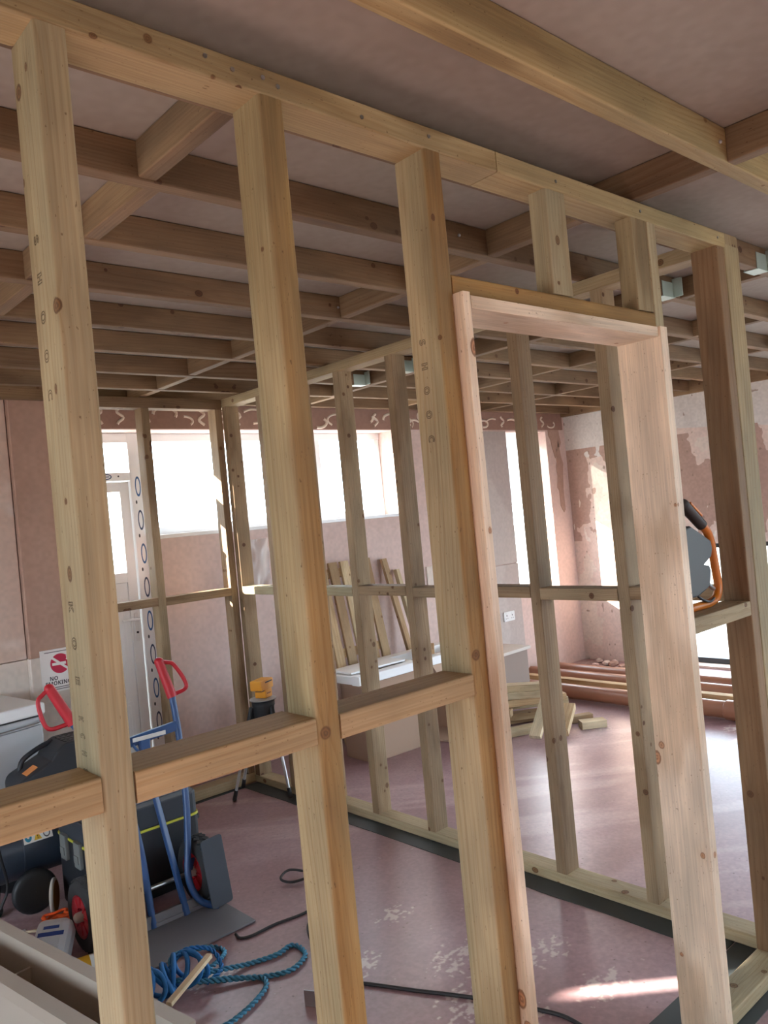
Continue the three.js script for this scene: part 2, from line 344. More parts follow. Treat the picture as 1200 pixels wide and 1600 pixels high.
// outer door beside the long window: frame, leaf with panels, glazed transom
{
  const o = new THREE.Group(); o.name = 'door_1'; scene.add(o);
  o.userData.kind = 'structure'; o.userData.label = 'white panelled outside door with glazed top beside the long window'; o.userData.category = 'door';
  const z = ZF - 0.17;
  obj('door_frame', [bb(1.662, 1.72, 0, 2.138, z - 0.035, z + 0.035), bb(2.1, 2.178, 0, 2.138, z - 0.035, z + 0.035), bb(1.72, 2.1, 2.08, 2.138, z - 0.035, z + 0.035), bb(1.72, 2.1, 1.855, 1.905, z - 0.035, z + 0.035)], M.upvc, o);
  const leaf = obj('door_leaf', [bb(1.725, 1.79, 0.02, 1.85, z - 0.02, z + 0.02, 0.003), bb(2.035, 2.095, 0.02, 1.85, z - 0.02, z + 0.02, 0.003), bb(1.79, 2.035, 0.02, 1.27, z - 0.016, z + 0.012, 0.002),
    bb(1.79, 2.035, 1.25, 1.31, z - 0.02, z + 0.02, 0.003), bb(1.79, 2.035, 1.79, 1.85, z - 0.02, z + 0.02, 0.003)], M.upvc, o);
  for (const [y0, y1] of [[0.12, 0.55], [0.66, 1.16]]) {
    obj('door_panel', [bb(1.82, 2.005, y0, y1, z + 0.008, z + 0.018, 0.004), bb(1.84, 1.985, y0 + 0.02, y1 - 0.02, z + 0.014, z + 0.026, 0.005)], M.upvc, leaf);
  }
  const pl = (x0, x1, y0, y1) => { const g = new THREE.PlaneGeometry(x1 - x0, y1 - y0); g.translate((x0 + x1) / 2, (y0 + y1) / 2, z); return g; };
  obj('pane', pl(1.79, 2.035, 1.31, 1.79), M.glass, o); obj('pane', pl(1.72, 2.1, 1.905, 2.08), M.glass, o);
  const hd = obj('handle_plate', slab(0.026, 0.17, 0.008, 0.01), M.white, o); hd.position.set(2.064, 0.98, z + 0.025);
  obj('keyhole', new THREE.CylinderGeometry(0.007, 0.007, 0.006, 10).rotateX(Math.PI / 2).translate(2.064, 0.95, z + 0.03), M.black, o);
  obj('lever', [cyl([2.064, 1.03, z + 0.02], [2.064, 1.03, z + 0.06], 0.008), bb(1.966, 2.072, 1.022, 1.038, z + 0.052, z + 0.068, 0.005)], M.white, o);
  // printed protective tape on the frame
  const tape = canvasTex(64, 1024, (c, w, h) => {
    c.fillStyle = '#f2f3f3'; c.fillRect(0, 0, w, h); c.lineWidth = 7;
    for (let i = 0; i < 9; i++) { const y = 60 + i * 112; c.strokeStyle = i % 2 ? '#3d4a66' : '#2d5d93'; c.beginPath(); c.ellipse(40, y, 17, 30, 0, 0, 7); c.stroke(); c.fillStyle = '#33363c'; c.beginPath(); c.arc(20, y + 52, 6, 0, 7); c.fill(); }
  });
  const tp = new THREE.PlaneGeometry(0.055, 1.85); tp.translate(2.138, 1.0, z + 0.0362); obj('protective_tape', tp, std({ map: tape, roughness: 0.4 }), o);
  const tape2 = canvasTex(512, 64, (c, w, h) => { c.fillStyle = '#f2f3f3'; c.fillRect(0, 0, w, h); c.lineWidth = 8; for (const x of [90, 330]) { c.strokeStyle = '#24406f'; c.beginPath(); c.ellipse(x, 32, 40, 20, 0, 0, 7); c.stroke(); c.fillStyle = '#24406f'; c.fillRect(x - 26, 28, 52, 8); } c.fillStyle = '#33363c'; for (const x of [180, 220, 430]) { c.beginPath(); c.arc(x, 30, 7, 0, 7); c.fill(); } });
  const t2 = new THREE.PlaneGeometry(0.38, 0.045); t2.translate(1.9, 1.88, z + 0.0362); obj('protective_tape', t2, std({ map: tape2, roughness: 0.4 }), o);
}
// pier left of the door, dado below
{
  const p = new THREE.Group(); p.name = 'trim_1'; scene.add(p); struct(p, 'brown plaster pier left of the door, cream painted below', 'pier');
  obj('plaster_face', bb(1.38, 1.66, 0.93, 2.36, ZF - 0.002, ZF + 0.06, 0.006, PL), brownMat, p);
  obj('painted_dado', bb(1.375, 1.66, 0, 0.93, ZF - 0.002, ZF + 0.065, 0.006, PL), creamMat, p);
  const q = new THREE.Group(); q.name = 'trim_2'; scene.add(q); struct(q, 'pale plaster facing on the wall above the freezer', 'wall facing');
  obj('plaster_face', bb(-1.3, 1.374, 0.93, 2.36, ZF - 0.002, ZF + 0.02, 0.004, PL), std({ map: metric(plasterTex(181, [206, 180, 164], [214, 190, 176], [226, 214, 206], 0.7), 4) }), q);
  obj('painted_dado', bb(-1.3, 1.374, 0, 0.926, ZF - 0.002, ZF + 0.024, 0.004, PL), creamMat, q);
  // grey plasterboard infill left of the narrow window
  const w = new THREE.Group(); w.name = 'trim_3'; scene.add(w); struct(w, 'grey plasterboard infill left of the narrow window', 'panel');
  obj('upper_board', bb(5.03, 5.46, 1.0, 2.13, ZF - 0.001, ZF + 0.012, 0.002, PL), greyMat, w);
  obj('lower_board', bb(5.03, 5.46, 0.0, 0.994, ZF - 0.001, ZF + 0.014, 0.002, PL), greyMat, w);
  obj('offcut_board', bb(4.36, 4.45, 0.88, 1.08, ZF - 0.001, ZF + 0.012, 0.002, PL), creamMat, w);
}
// ragged brown skim between the narrow window and the corner, built as thin plates
function ragged(cx, cy, w, h, n, s, th) {
  const sh = new THREE.Shape();
  for (let i = 0; i <= n; i++) { const a = i / n * Math.PI * 2, k = 0.65 + 0.6 * hash(i % n, s, 5); const x = cx + Math.cos(a) * w * k, y = cy + Math.sin(a) * h * k; i ? sh.lineTo(x, y) : sh.moveTo(x, y); }
  return new THREE.ExtrudeGeometry(sh, { depth: th, bevelEnabled: false });
}
{
  const skim = [[6.17, 2.1, 0.08, 0.18], [6.2, 1.72, 0.06, 0.3]];
  const g = skim.map(([x, y, w, h], i) => ragged(x, y, w, h, 18, 300 + i, 0.006).translate(0, 0, ZF - 0.001));
  g.forEach((q) => obj('skim_patch', q, brownMat, wallFar));
}
// adhesive beads on the bare strip above the long window
{
  const bm = std({ color: 0xe6d4c4, roughness: 0.9 });
  const bare = struct(new THREE.Group()); bare.name = 'trim_4'; scene.add(bare); struct(bare, 'bare brown strip above the far windows with swirls of adhesive', 'wall strip');
  obj('bare_strip', bb(1.66, 6.3, 2.145, 2.36, ZF - 0.001, ZF + 0.006, 0.001, PL), std({ map: metric(plasterTex(191, [156, 122, 108], [164, 130, 116], [148, 114, 100], 0.5), 4), roughness: 0.9 }), bare);
  seed = 777;
  for (let i = 0; i < 34; i++) {
    const x = 1.75 + i * 0.132 + rr(-0.03, 0.03), y = rr(2.18, 2.25), a = rr(0, 6.3), r = rr(0.045, 0.08), n = 6, pts = [], sw = rr(1.2, 4.2), kind = rnd();
    for (let k = 0; k <= n; k++) { const t = a + sw * k / n; pts.push(kind < 0.6 ? V(x + Math.cos(t) * r * 1.2, Math.min(2.28, Math.max(2.155, y + Math.sin(t) * r * 0.6)), ZF + 0.006) : V(x + 0.02 * Math.sin(k * 1.3 + a), 2.17 + 0.09 * k / n, ZF + 0.006)); }
    const g = tube(pts, rr(0.007, 0.011), 14, 5); obj('adhesive_bead', g, bm, bare);
  }
}
// polythene film over the top of the narrow window
{
  const g = new THREE.PlaneGeometry(0.56, 0.62, 24, 20), p = g.attributes.position;
  for (let i = 0; i < p.count; i++) p.setZ(i, 0.012 * (noise(p.getX(i) * 30, p.getY(i) * 5, 401) - 0.5) + 0.006 * (noise(p.getX(i) * 60, p.getY(i) * 30, 402) - 0.5));
  g.computeVertexNormals(); g.translate(5.75, 1.8, ZF - 0.1);
  tag(obj('polythene_sheet', g, new THREE.MeshPhysicalMaterial({ color: 0xe8ecee, transmission: 0.4, roughness: 0.9, thickness: 0, side: THREE.DoubleSide })), 'crinkled polythene film taped over the top of the narrow window', 'plastic sheet');
  const g2 = new THREE.PlaneGeometry(0.2, 0.34, 12, 14), q = g2.attributes.position;
  for (let i = 0; i < q.count; i++) q.setZ(i, 0.03 * noise(q.getX(i) * 25, q.getY(i) * 16, 411));
  g2.computeVertexNormals(); g2.translate(2.83, 1.26, ZF + 0.004);
  tag(obj('polythene_sheet', g2, new THREE.MeshPhysicalMaterial({ color: 0xe3d6d0, transmission: 0.5, roughness: 0.25, thickness: 0, side: THREE.DoubleSide })), 'loose scrap of clear polythene on the wall beneath the long window', 'plastic sheet');
}
// socket and no smoking sign
{
  const s = thing('wall_socket', 'white double socket on the grey board left of the narrow window', 'socket', [5.27, 0.56, ZF + 0.014]);
  const pl = obj('face_plate', slab(0.14, 0.082, 0.012, 0.008), M.white, s); pl.position.z = 0.006;
  for (const x of [-0.035, 0.035]) { obj('pin_hole', [bb(x - 0.004, x + 0.004, 0.002, 0.014, 0.0115, 0.0128, 0.0004), bb(x - 0.014, x - 0.006, -0.018, -0.014, 0.0115, 0.0128, 0.0004), bb(x + 0.006, x + 0.014, -0.018, -0.014, 0.0115, 0.0128, 0.0004)], M.black, s); obj('switch', bb(x - 0.009, x + 0.009, 0.018, 0.034, 0.01, 0.015, 0.001), M.white, s); }
  const t = canvasTex(360, 400, (c, w, h) => {
    c.fillStyle = '#eae4e0'; c.fillRect(0, 0, w, h);
    c.fillStyle = '#3b2f33'; c.font = 'bold 22px sans-serif'; c.textAlign = 'center';
    c.fillRect(40, 22, 280, 6); c.fillStyle = '#bf1f45'; c.beginPath(); c.arc(180, 140, 92, 0, 7); c.fill();
    c.fillStyle = '#eae4e0'; c.fillRect(105, 128, 130, 26); c.beginPath(); c.moveTo(235, 110); c.quadraticCurveTo(250, 90, 235, 78); c.lineTo(246, 76); c.quadraticCurveTo(262, 96, 246, 118); c.fill();
    c.save(); c.translate(180, 140); c.rotate(0.7); c.fillRect(-95, -11, 190, 22); c.restore();
    c.fillStyle = '#3b2f33'; c.font = 'bold 52px sans-serif'; c.fillText('NO', 110, 290); c.fillText('SMOKING', 150, 336);
    c.fillRect(30, 356, 300, 6); c.fillRect(30, 374, 260, 6);
  });
  const sg = thing('no_smoking_sign', 'white no smoking sign with red barred circle on the cream wall', 'sign', [1.525, 0.85, ZF + 0.066]);
  const g = new THREE.BoxGeometry(0.2, 0.225, 0.003); obj('sign_board', g, [0, 1, 2, 3, 4, 5].map((i) => (i === 4 ? std({ map: t, roughness: 0.5 }) : M.white)), sg).position.z = 0.0015;
}

// ---------------------------------------------------------------- stud partitions
const SW = 0.047, YT = 2.233, YP = 2.281, YS = 0.045;
seed = 2024;
{
  const A = thing('stud_partition', 'nearest timber stud partition with the door opening, pale treated wood', 'stud wall', [0, 0, 0], 0, 'timber stud partitions');
  const zf = -1.11, zb = -1.195, T = M.treat;
  obj('top_plate', bb(-0.45, 1.42, YT, YP, zb, zf), T[1], A); obj('top_plate', bb(1.423, 2.518, YT, YP, zb, zf), T[2], A);
  obj('sole_plate', bb(-0.45, 1.236, 0.003, YS, zb, zf), T[0], A); obj('sole_plate', bb(2.055, 2.515, 0.003, YS, zb, zf), T[0], A);
  const st = (x0, x1, y0, y1, m, z0 = zb, z1 = zf, nm = 'stud', o = {}) => obj(nm, bb(x0, x1, y0, y1, z0, z1, 0.005, o), m, A);
  st(-0.35, -0.303, YS, YT, T[0]); st(0.04, 0.087, YS, YT, T[2]);
  st(0.428, 0.475, YS, YT, wood(woodA, 0xb0aa92), -1.205, zf);
  st(0.798, 0.848, YS, YT, wood(woodE, 0xb3aa8c), zb, zf, 'stud', { uo: 0, vo: 0.02 });
  st(1.193, 1.24, YS, YT, wood(woodE, 0xb2a78c), -1.2, zf, 'stud', { uo: 0, vo: 1.04 });
  st(2.048, 2.095, YS, YT, T[0]);
  st(2.457, 2.508, YS, YT, M.brown[1]);
  st(2.51, 2.612, 0.003, YT + 0.012, T[3], -1.157, zf, 'corner_stud');
  st(1.592, 1.672, 1.984, YT, T[0], -1.16, zf, 'cripple_stud'); st(1.967, 2.046, 1.984, YT, T[3], -1.16, zf, 'cripple_stud');
  obj('header', bb(1.241, 2.047, 1.937, 1.984, zb, zf, 0.008), M.orange, A);
  obj('noggin', bb(0.088, 0.427, 1.128, 1.178, zb, zf), wood(woodC, 0xbcab8a), A);
  obj('noggin', bb(0.476, 0.797, 1.126, 1.172, -1.215, zf), wood(woodC, 0xbaa786), A);
  obj('noggin', bb(0.849, 1.192, 1.123, 1.167, -1.2, zf), wood(woodC, 0xb29d7e), A);
  obj('noggin', bb(2.096, 2.456, 1.093, 1.138, zb, zf), wood(woodA, 0xaea086), A);
  // nail heads
  const nail = new THREE.CylinderGeometry(0.004, 0.004, 0.002, 8).rotateX(Math.PI / 2);
  for (const [x, y] of [[0.7, 2.265], [0.75, 2.258], [0.81, 2.262], [0.84, 2.255], [1.21, 2.26], [1.64, 2.258], [2.02, 2.256], [2.47, 2.258], [1.03, 2.252]]) { const m = obj('nail_head', nail, M.steel, A); m.position.set(x, y, zf + 0.001); }
}
{
  const B = thing('stud_partition', 'long timber stud partition running back to the far wall, second from the camera', 'stud wall', [0, 0, 0], 0, 'timber stud partitions');
  const x0 = 2.522, x1 = 2.608, S = M.stud;
  obj('top_plate', bb(x0, x1, YT, YP, -4.255, -1.112), wood(woodA, 0xaea086), B);
  obj('sole_plate', bb(x0, x1, 0.003, YS, -4.255, -1.2), wood(woodC, 0xc0b49c), B);
  const zs = [-4.125, -3.76, -3.41, -3.06, -2.672, -2.31, -1.955, -1.564];
  zs.forEach((z, i) => obj('stud', bb(x0, x1, YS, YT, z - SW, z, 0.004), S[i % 4], B));
  const ends = [...zs, -1.21];
  ends.slice(0, -1).forEach((z, i) => { const b = ends[i + 1] - (i + 1 < zs.length ? SW : -0.01); const y = 1.121 + (i % 2 ? 0.004 : -0.002); obj('noggin', bb(x0, x1, y, y + 0.046, z + 0.001, b - 0.001), i === 2 || i === 0 ? M.treat[0] : S[(i + 1) % 4], B); });
}
{
  const C = thing('stud_partition', 'short timber stud partition in front of the outside door, farthest of the three', 'stud wall', [0, 0, 0], 0, 'timber stud partitions');
  const z1 = -4.17, z0 = -4.255, S = M.stud;
  obj('top_plate', bb(1.6, 2.519, YT - 0.012, YP, z0, z1), M.brown[0], C);
  obj('sole_plate', bb(1.6, 2.519, 0.003, YS + 0.015, z0, z1), wood(woodC, 0xb2a288), C);
  obj('stud', bb(1.6, 1.647, YS + 0.015, YT - 0.012, z0, z1), S[0], C);
  obj('stud', bb(2.01, 2.057, YS + 0.015, YT - 0.012, z0, z1), S[3], C);
  obj('stud', bb(2.472, 2.519, YS + 0.015, YT - 0.012, z0, z1), S[1], C);
  obj('noggin', bb(1.648, 2.009, 1.122, 1.168, z0, z1), S[2], C); obj('noggin', bb(2.058, 2.471, 1.117, 1.163, z0, z1), S[0], C);
}
// damp proof membrane under the plates
function membrane(x0, x1, z0, z1, label, along) {
  const n = 40, g = new THREE.BoxGeometry(x1 - x0, 0.0025, z1 - z0, along === 'x' ? n : 2, 1, along === 'z' ? n : 2), p = g.attributes.position;
  for (let i = 0; i < p.count; i++) {
    const a = along === 'x' ? p.getX(i) : p.getZ(i), side = along === 'x' ? p.getZ(i) : p.getX(i);
    const w = 0.016 * (noise(a * 4 + 9, 0, 501) - 0.5) * Math.abs(side) * 10;
    if (along === 'x') p.setZ(i, side + Math.sign(side) * w); else p.setX(i, side + Math.sign(side) * w);
  }
  g.computeVertexNormals(); g.translate((x0 + x1) / 2, 0.00135, (z0 + z1) / 2);
  return tag(obj('damp_proof_membrane', g, M.dpc), label, 'membrane', 'strips of black membrane on the floor');
}
membrane(2.43, 2.618, -4.16, -1.3, 'black plastic membrane strip along the foot of the long partition', 'z');
membrane(1.98, 2.62, -1.295, -1.075, 'black plastic membrane strip at the foot of the door post', 'x');
membrane(1.6, 2.425, -4.26, -4.145, 'thin black membrane strip under the farthest partition', 'x');
membrane(-0.45, 1.23, -1.295, -1.075, 'black plastic membrane strip under the nearest partition, left of the doorway', 'x');

// door lining
{
  const d = thing('door_lining', 'pale planed pine door lining set in the nearest partition', 'door frame', [0, 0, 0]);
  obj('jamb', bb(1.241, 1.264, 0.002, 1.942, -1.21, -1.085, 0.002), M.lining, d);
  obj('jamb', bb(2.01, 2.046, 0.002, 1.936, -1.212, -1.078, 0.002), M.lining, d);
  obj('head', bb(1.265, 2.009, 1.909, 1.936, -1.21, -1.085, 0.002), M.lining, d);
}
// ---------------------------------------------------------------- ceiling joists
{
  const J = thing('ceiling_joist_frame', 'grid of brown timber ceiling joists with cross blocking under the pink ceiling', 'joists', [0, 0, 0]);
  seed = 99;
  const backs = [0.67, 0.28, -0.11, -0.5, -0.897, -1.285, -1.662, -2.052, -2.445, -2.842, -3.212, -3.618, -3.995, -4.38], y0 = 2.283, y1 = 2.369;
  const tone = (i) => (backs[i] > -1 ? [wood(woodA, 0xb5a680), wood(woodC, 0xb09d76)][i % 2] : M.brown[i % 3]);
  backs.forEach((b, i) => {
    obj('joist', bb(XL + 0.01, 3.1, y0, y1, b, b + 0.043), tone(i), J); obj('joist', bb(3.1, XR - 0.05, y0 + 0.001, y1, b, b + 0.043), tone(i + 1), J);
    if (i + 1 < backs.length) for (const x of [-1.4, -0.3, 0.845, 2.0, 3.2, 4.1, 5.02]) {
      if (x === 0.845 && b > -1) continue;
      const dx = rr(-0.025, 0.025); obj('blocking', bb(x + dx, x + dx + 0.043, y0 + rr(0, 0.004), y1, backs[i + 1] + 0.044, b - 0.001), M.brown[(i + 1) % 3], J);
    }
  });
  obj('ledger', bb(XR - 0.048, XR - 0.002, y0 - 0.02, y1, ZF + 0.01, ZB - 0.01), M.brown[1], J);
  // galvanised joist hangers where the joists meet
  const hm = new THREE.MeshStandardMaterial({ color: 0xb4c4bc, metalness: 0.4, roughness: 0.5 });
  for (const b of [-0.897, -1.285, -1.662, -3.212, -3.618]) {
    obj('joist_hanger', [bb(3.06, 3.15, y0 - 0.003, y0 - 0.0005, b - 0.006, b + 0.049, 0.0005), bb(3.06, 3.15, y0 - 0.003, y0 + 0.06, b + 0.044, b + 0.0465, 0.0005), bb(3.06, 3.15, y0 - 0.003, y0 + 0.06, b - 0.0035, b - 0.0008, 0.0005), bb(3.146, 3.152, y0, y0 + 0.075, b + 0.044, b + 0.085, 0.0005)], hm, J);
  }
  const sc = new THREE.SphereGeometry(0.005, 8, 6);
  for (const [x, z] of [[1.85, -1.61], [1.96, -0.852], [2.03, -2.0], [2.01, -2.4]]) { const m = obj('screw_head', sc, M.steel, J); m.position.set(x, 2.325, z); }
}

// ---------------------------------------------------------------- left corner: freezer, compressor, tool chest, hand truck
const R = Math.PI / 180;
const qUp = (o, dir) => { o.quaternion.setFromUnitVectors(V(0, 1, 0), dir); return o; };
{
  const f = thing('chest_freezer', 'white chest freezer against the far left wall', 'freezer', [0.79, 0, -4.125], 7 * R);
  const grey = std({ color: 0xb9bcbf, roughness: 0.45 });
  const body = slab(0.92, 0.68, 0.46, 0.02, 0.012); body.translate(0, 0.375, 0); obj('cabinet', body, grey, f);
  const lid = slab(0.94, 0.055, 0.49, 0.014, 0.01); lid.translate(0, 0.752, 0); obj('lid', lid, M.white, f);
  obj('lid_seal', bb(-0.45, 0.45, 0.714, 0.726, -0.222, 0.222, 0.002), M.rubber, f);
  obj('handle', tube([[0.1, 0.69, 0.228], [0.12, 0.685, 0.255], [0.3, 0.685, 0.258], [0.43, 0.69, 0.255], [0.445, 0.705, 0.228]], 0.007, 24, 8), M.steel, f);
  for (const x of [-0.4, 0.4]) for (const z of [-0.19, 0.19]) obj('foot', new THREE.CylinderGeometry(0.02, 0.024, 0.04, 12).translate(x, 0.02, z), M.rubber, f);
}
{
  const tankM = std({ color: 0x2f3a47, roughness: 0.38 }), shroudM = std({ color: 0x23272d, roughness: 0.55 });
  const c = thing('air_compressor', 'dark blue air compressor with black plastic cover beside the freezer', 'compressor', [1.12, 0, -3.7], 0);
  const pr = [[0.001, -0.25], [0.06, -0.245], [0.11, -0.222], [0.13, -0.18], [0.13, 0.18], [0.11, 0.222], [0.06, 0.245], [0.001, 0.25]];
  const tank = lathe(pr, 28).rotateZ(Math.PI / 2).translate(0, 0.24, 0); obj('tank', tank, tankM, c);
  for (const x of [-0.09, 0.17]) obj('tank_seam', new THREE.TorusGeometry(0.1305, 0.0025, 6, 28).rotateY(Math.PI / 2).translate(x, 0.24, 0), tankM, c);
  const s = new THREE.Shape(); s.moveTo(-0.07, 0.38); s.lineTo(0.27, 0.38); s.lineTo(0.27, 0.61); s.quadraticCurveTo(0.265, 0.632, 0.24, 0.635); s.lineTo(0.14, 0.635); s.quadraticCurveTo(0.11, 0.63, 0.07, 0.575); s.lineTo(-0.05, 0.525); s.quadraticCurveTo(-0.07, 0.515, -0.07, 0.49); s.closePath();
  const sg = new THREE.ExtrudeGeometry(s, { depth: 0.17, bevelEnabled: true, bevelSize: 0.012, bevelThickness: 0.015, bevelSegments: 3 }); sg.translate(0, 0, -0.085);
  const sh = obj('cover', sg, shroudM, c);
  for (let i = 0; i < 5; i++) obj('vent_slot', [0, 1, 2, 3].map((k) => bb(0.13 + i * 0.022, 0.145 + i * 0.022, 0.6455, 0.6485, -0.075 + k * 0.04, -0.045 + k * 0.04, 0.001)), M.black, sh);
  const lab = new THREE.BoxGeometry(0.065, 0.002, 0.06); lab.rotateZ(0.39); lab.scale(0.8, 1, 1); lab.translate(-0.015, 0.556, 0.045); obj('warning_label', lab, std({ color: 0xd98a4a, roughness: 0.6 }), sh);
  obj('grab_handle', tube([[-0.03, 0.54, -0.05], [-0.01, 0.585, -0.05], [0.06, 0.62, -0.05], [0.12, 0.635, -0.05]], 0.012, 16, 8), shroudM, sh);
  const st = canvasTex(256, 80, (g, w, h) => { g.fillStyle = '#e8e8e4'; g.fillRect(0, 0, w, h); g.fillStyle = '#2f8fb0'; g.beginPath(); g.arc(48, 40, 30, 0, 7); g.fill(); g.fillStyle = '#e6e7e3'; g.beginPath(); g.arc(48, 36, 12, 0, 7); g.fill(); g.fillStyle = '#e2b73a'; g.beginPath(); g.moveTo(128, 8); g.lineTo(162, 70); g.lineTo(94, 70); g.fill(); g.fillStyle = '#33302a'; g.fillRect(125, 28, 6, 22); g.fillRect(125, 56, 6, 6); g.strokeStyle = '#4a4a50'; g.lineWidth = 8; g.beginPath(); g.arc(208, 40, 26, 0, 7); g.stroke(); });
  const sp = new THREE.CylinderGeometry(0.1312, 0.1312, 0.12, 12, 1, true, 0.3, 0.36); sp.rotateZ(Math.PI / 2); sp.translate(-0.03, 0.24, 0);
  const uv = sp.attributes.uv; for (let i = 0; i < uv.count; i++) uv.setXY(i, 1 - uv.getY(i), uv.getX(i));
  obj('safety_sticker', sp, std({ map: st, roughness: 0.5 }), c);
  for (const sz of [-1, 1]) { const wh = obj('wheel', lathe([[0.001, -0.016], [0.06, -0.016], [0.078, -0.02], [0.09, -0.008], [0.09, 0.008], [0.078, 0.02], [0.06, 0.016], [0.001, 0.016]], 28).rotateX(Math.PI / 2).translate(-0.07, 0.09, 0.15 * sz), M.black, c); obj('rim', new THREE.TorusGeometry(0.074, 0.005, 6, 28).translate(-0.07, 0.09, 0.15 * sz + 0.014 * sz), std({ color: 0x8d9093, roughness: 0.5 }), wh); }
  obj('axle', cyl([-0.07, 0.09, -0.15], [-0.07, 0.09, 0.15], 0.008), M.steel, c);
  obj('front_foot', [cyl([-0.2, 0.03, 0.06], [-0.18, 0.14, 0.05], 0.012), new THREE.SphereGeometry(0.028, 12, 8).scale(1, 0.9, 1).translate(-0.2, 0.026, 0.06)], M.rubber, c);
  obj('hose', tube([[-0.16, 0.46, 0.1], [-0.2, 0.42, 0.14], [-0.19, 0.28, 0.15], [-0.17, 0.14, 0.14], [-0.2, 0.06, 0.13]], 0.006, 24, 8), M.black, c);
}
{
  const t = thing('rolling_tool_chest', 'black plastic tool chest with grey lid and yellow line behind the hand truck', 'tool chest', [1.4, 0, -3.375]);
  const body = std({ color: 0x1c2026, roughness: 0.55 }), lidM = std({ color: 0x2c333b, roughness: 0.5 });
  const rb = (w, d, y0, y1, rad) => { const g = slab(w, d, y1 - y0, rad, 0.006); g.rotateX(-Math.PI / 2); return g.translate(0, (y0 + y1) / 2, 0); };
  obj('chest_body', rb(0.49, 0.34, 0.02, 0.3, 0.04), body, t);
  obj('yellow_seal', slab(0.498, 0.348, 0.01, 0.044, 0.002).rotateX(-Math.PI / 2).translate(0, 0.304, 0), std({ color: 0xb8b53a, roughness: 0.5 }), t);
  const lid = obj('lid', rb(0.492, 0.342, 0.308, 0.4, 0.05), lidM, t);
  obj('lid_recess', [bb(-0.19, 0.19, 0.399, 0.408, -0.11, 0.11, 0.004), bb(-0.1, 0.12, 0.407, 0.413, -0.1, -0.07, 0.003), bb(-0.1, 0.12, 0.407, 0.413, 0.07, 0.1, 0.003)], std({ color: 0x76828c, roughness: 0.45 }), lid);
  for (const z of [-0.06, 0.09]) obj('latch', [bb(-0.262, -0.244, 0.22, 0.32, z - 0.03, z + 0.03, 0.004), bb(-0.266, -0.258, 0.24, 0.27, z - 0.02, z + 0.02, 0.002)], std({ color: 0x6d706e, roughness: 0.5 }), t);
  obj('side_handle', tube([[0.24, 0.36, -0.08], [0.285, 0.345, -0.07], [0.295, 0.29, 0], [0.285, 0.25, 0.07], [0.24, 0.27, 0.1]], 0.007, 20, 8), M.black, t);
  for (const x of [-0.2, 0.2]) for (const z of [-0.12, 0.12]) obj('foot', new THREE.CylinderGeometry(0.018, 0.018, 0.022, 10).translate(x, 0.011, z), M.rubber, t);
}
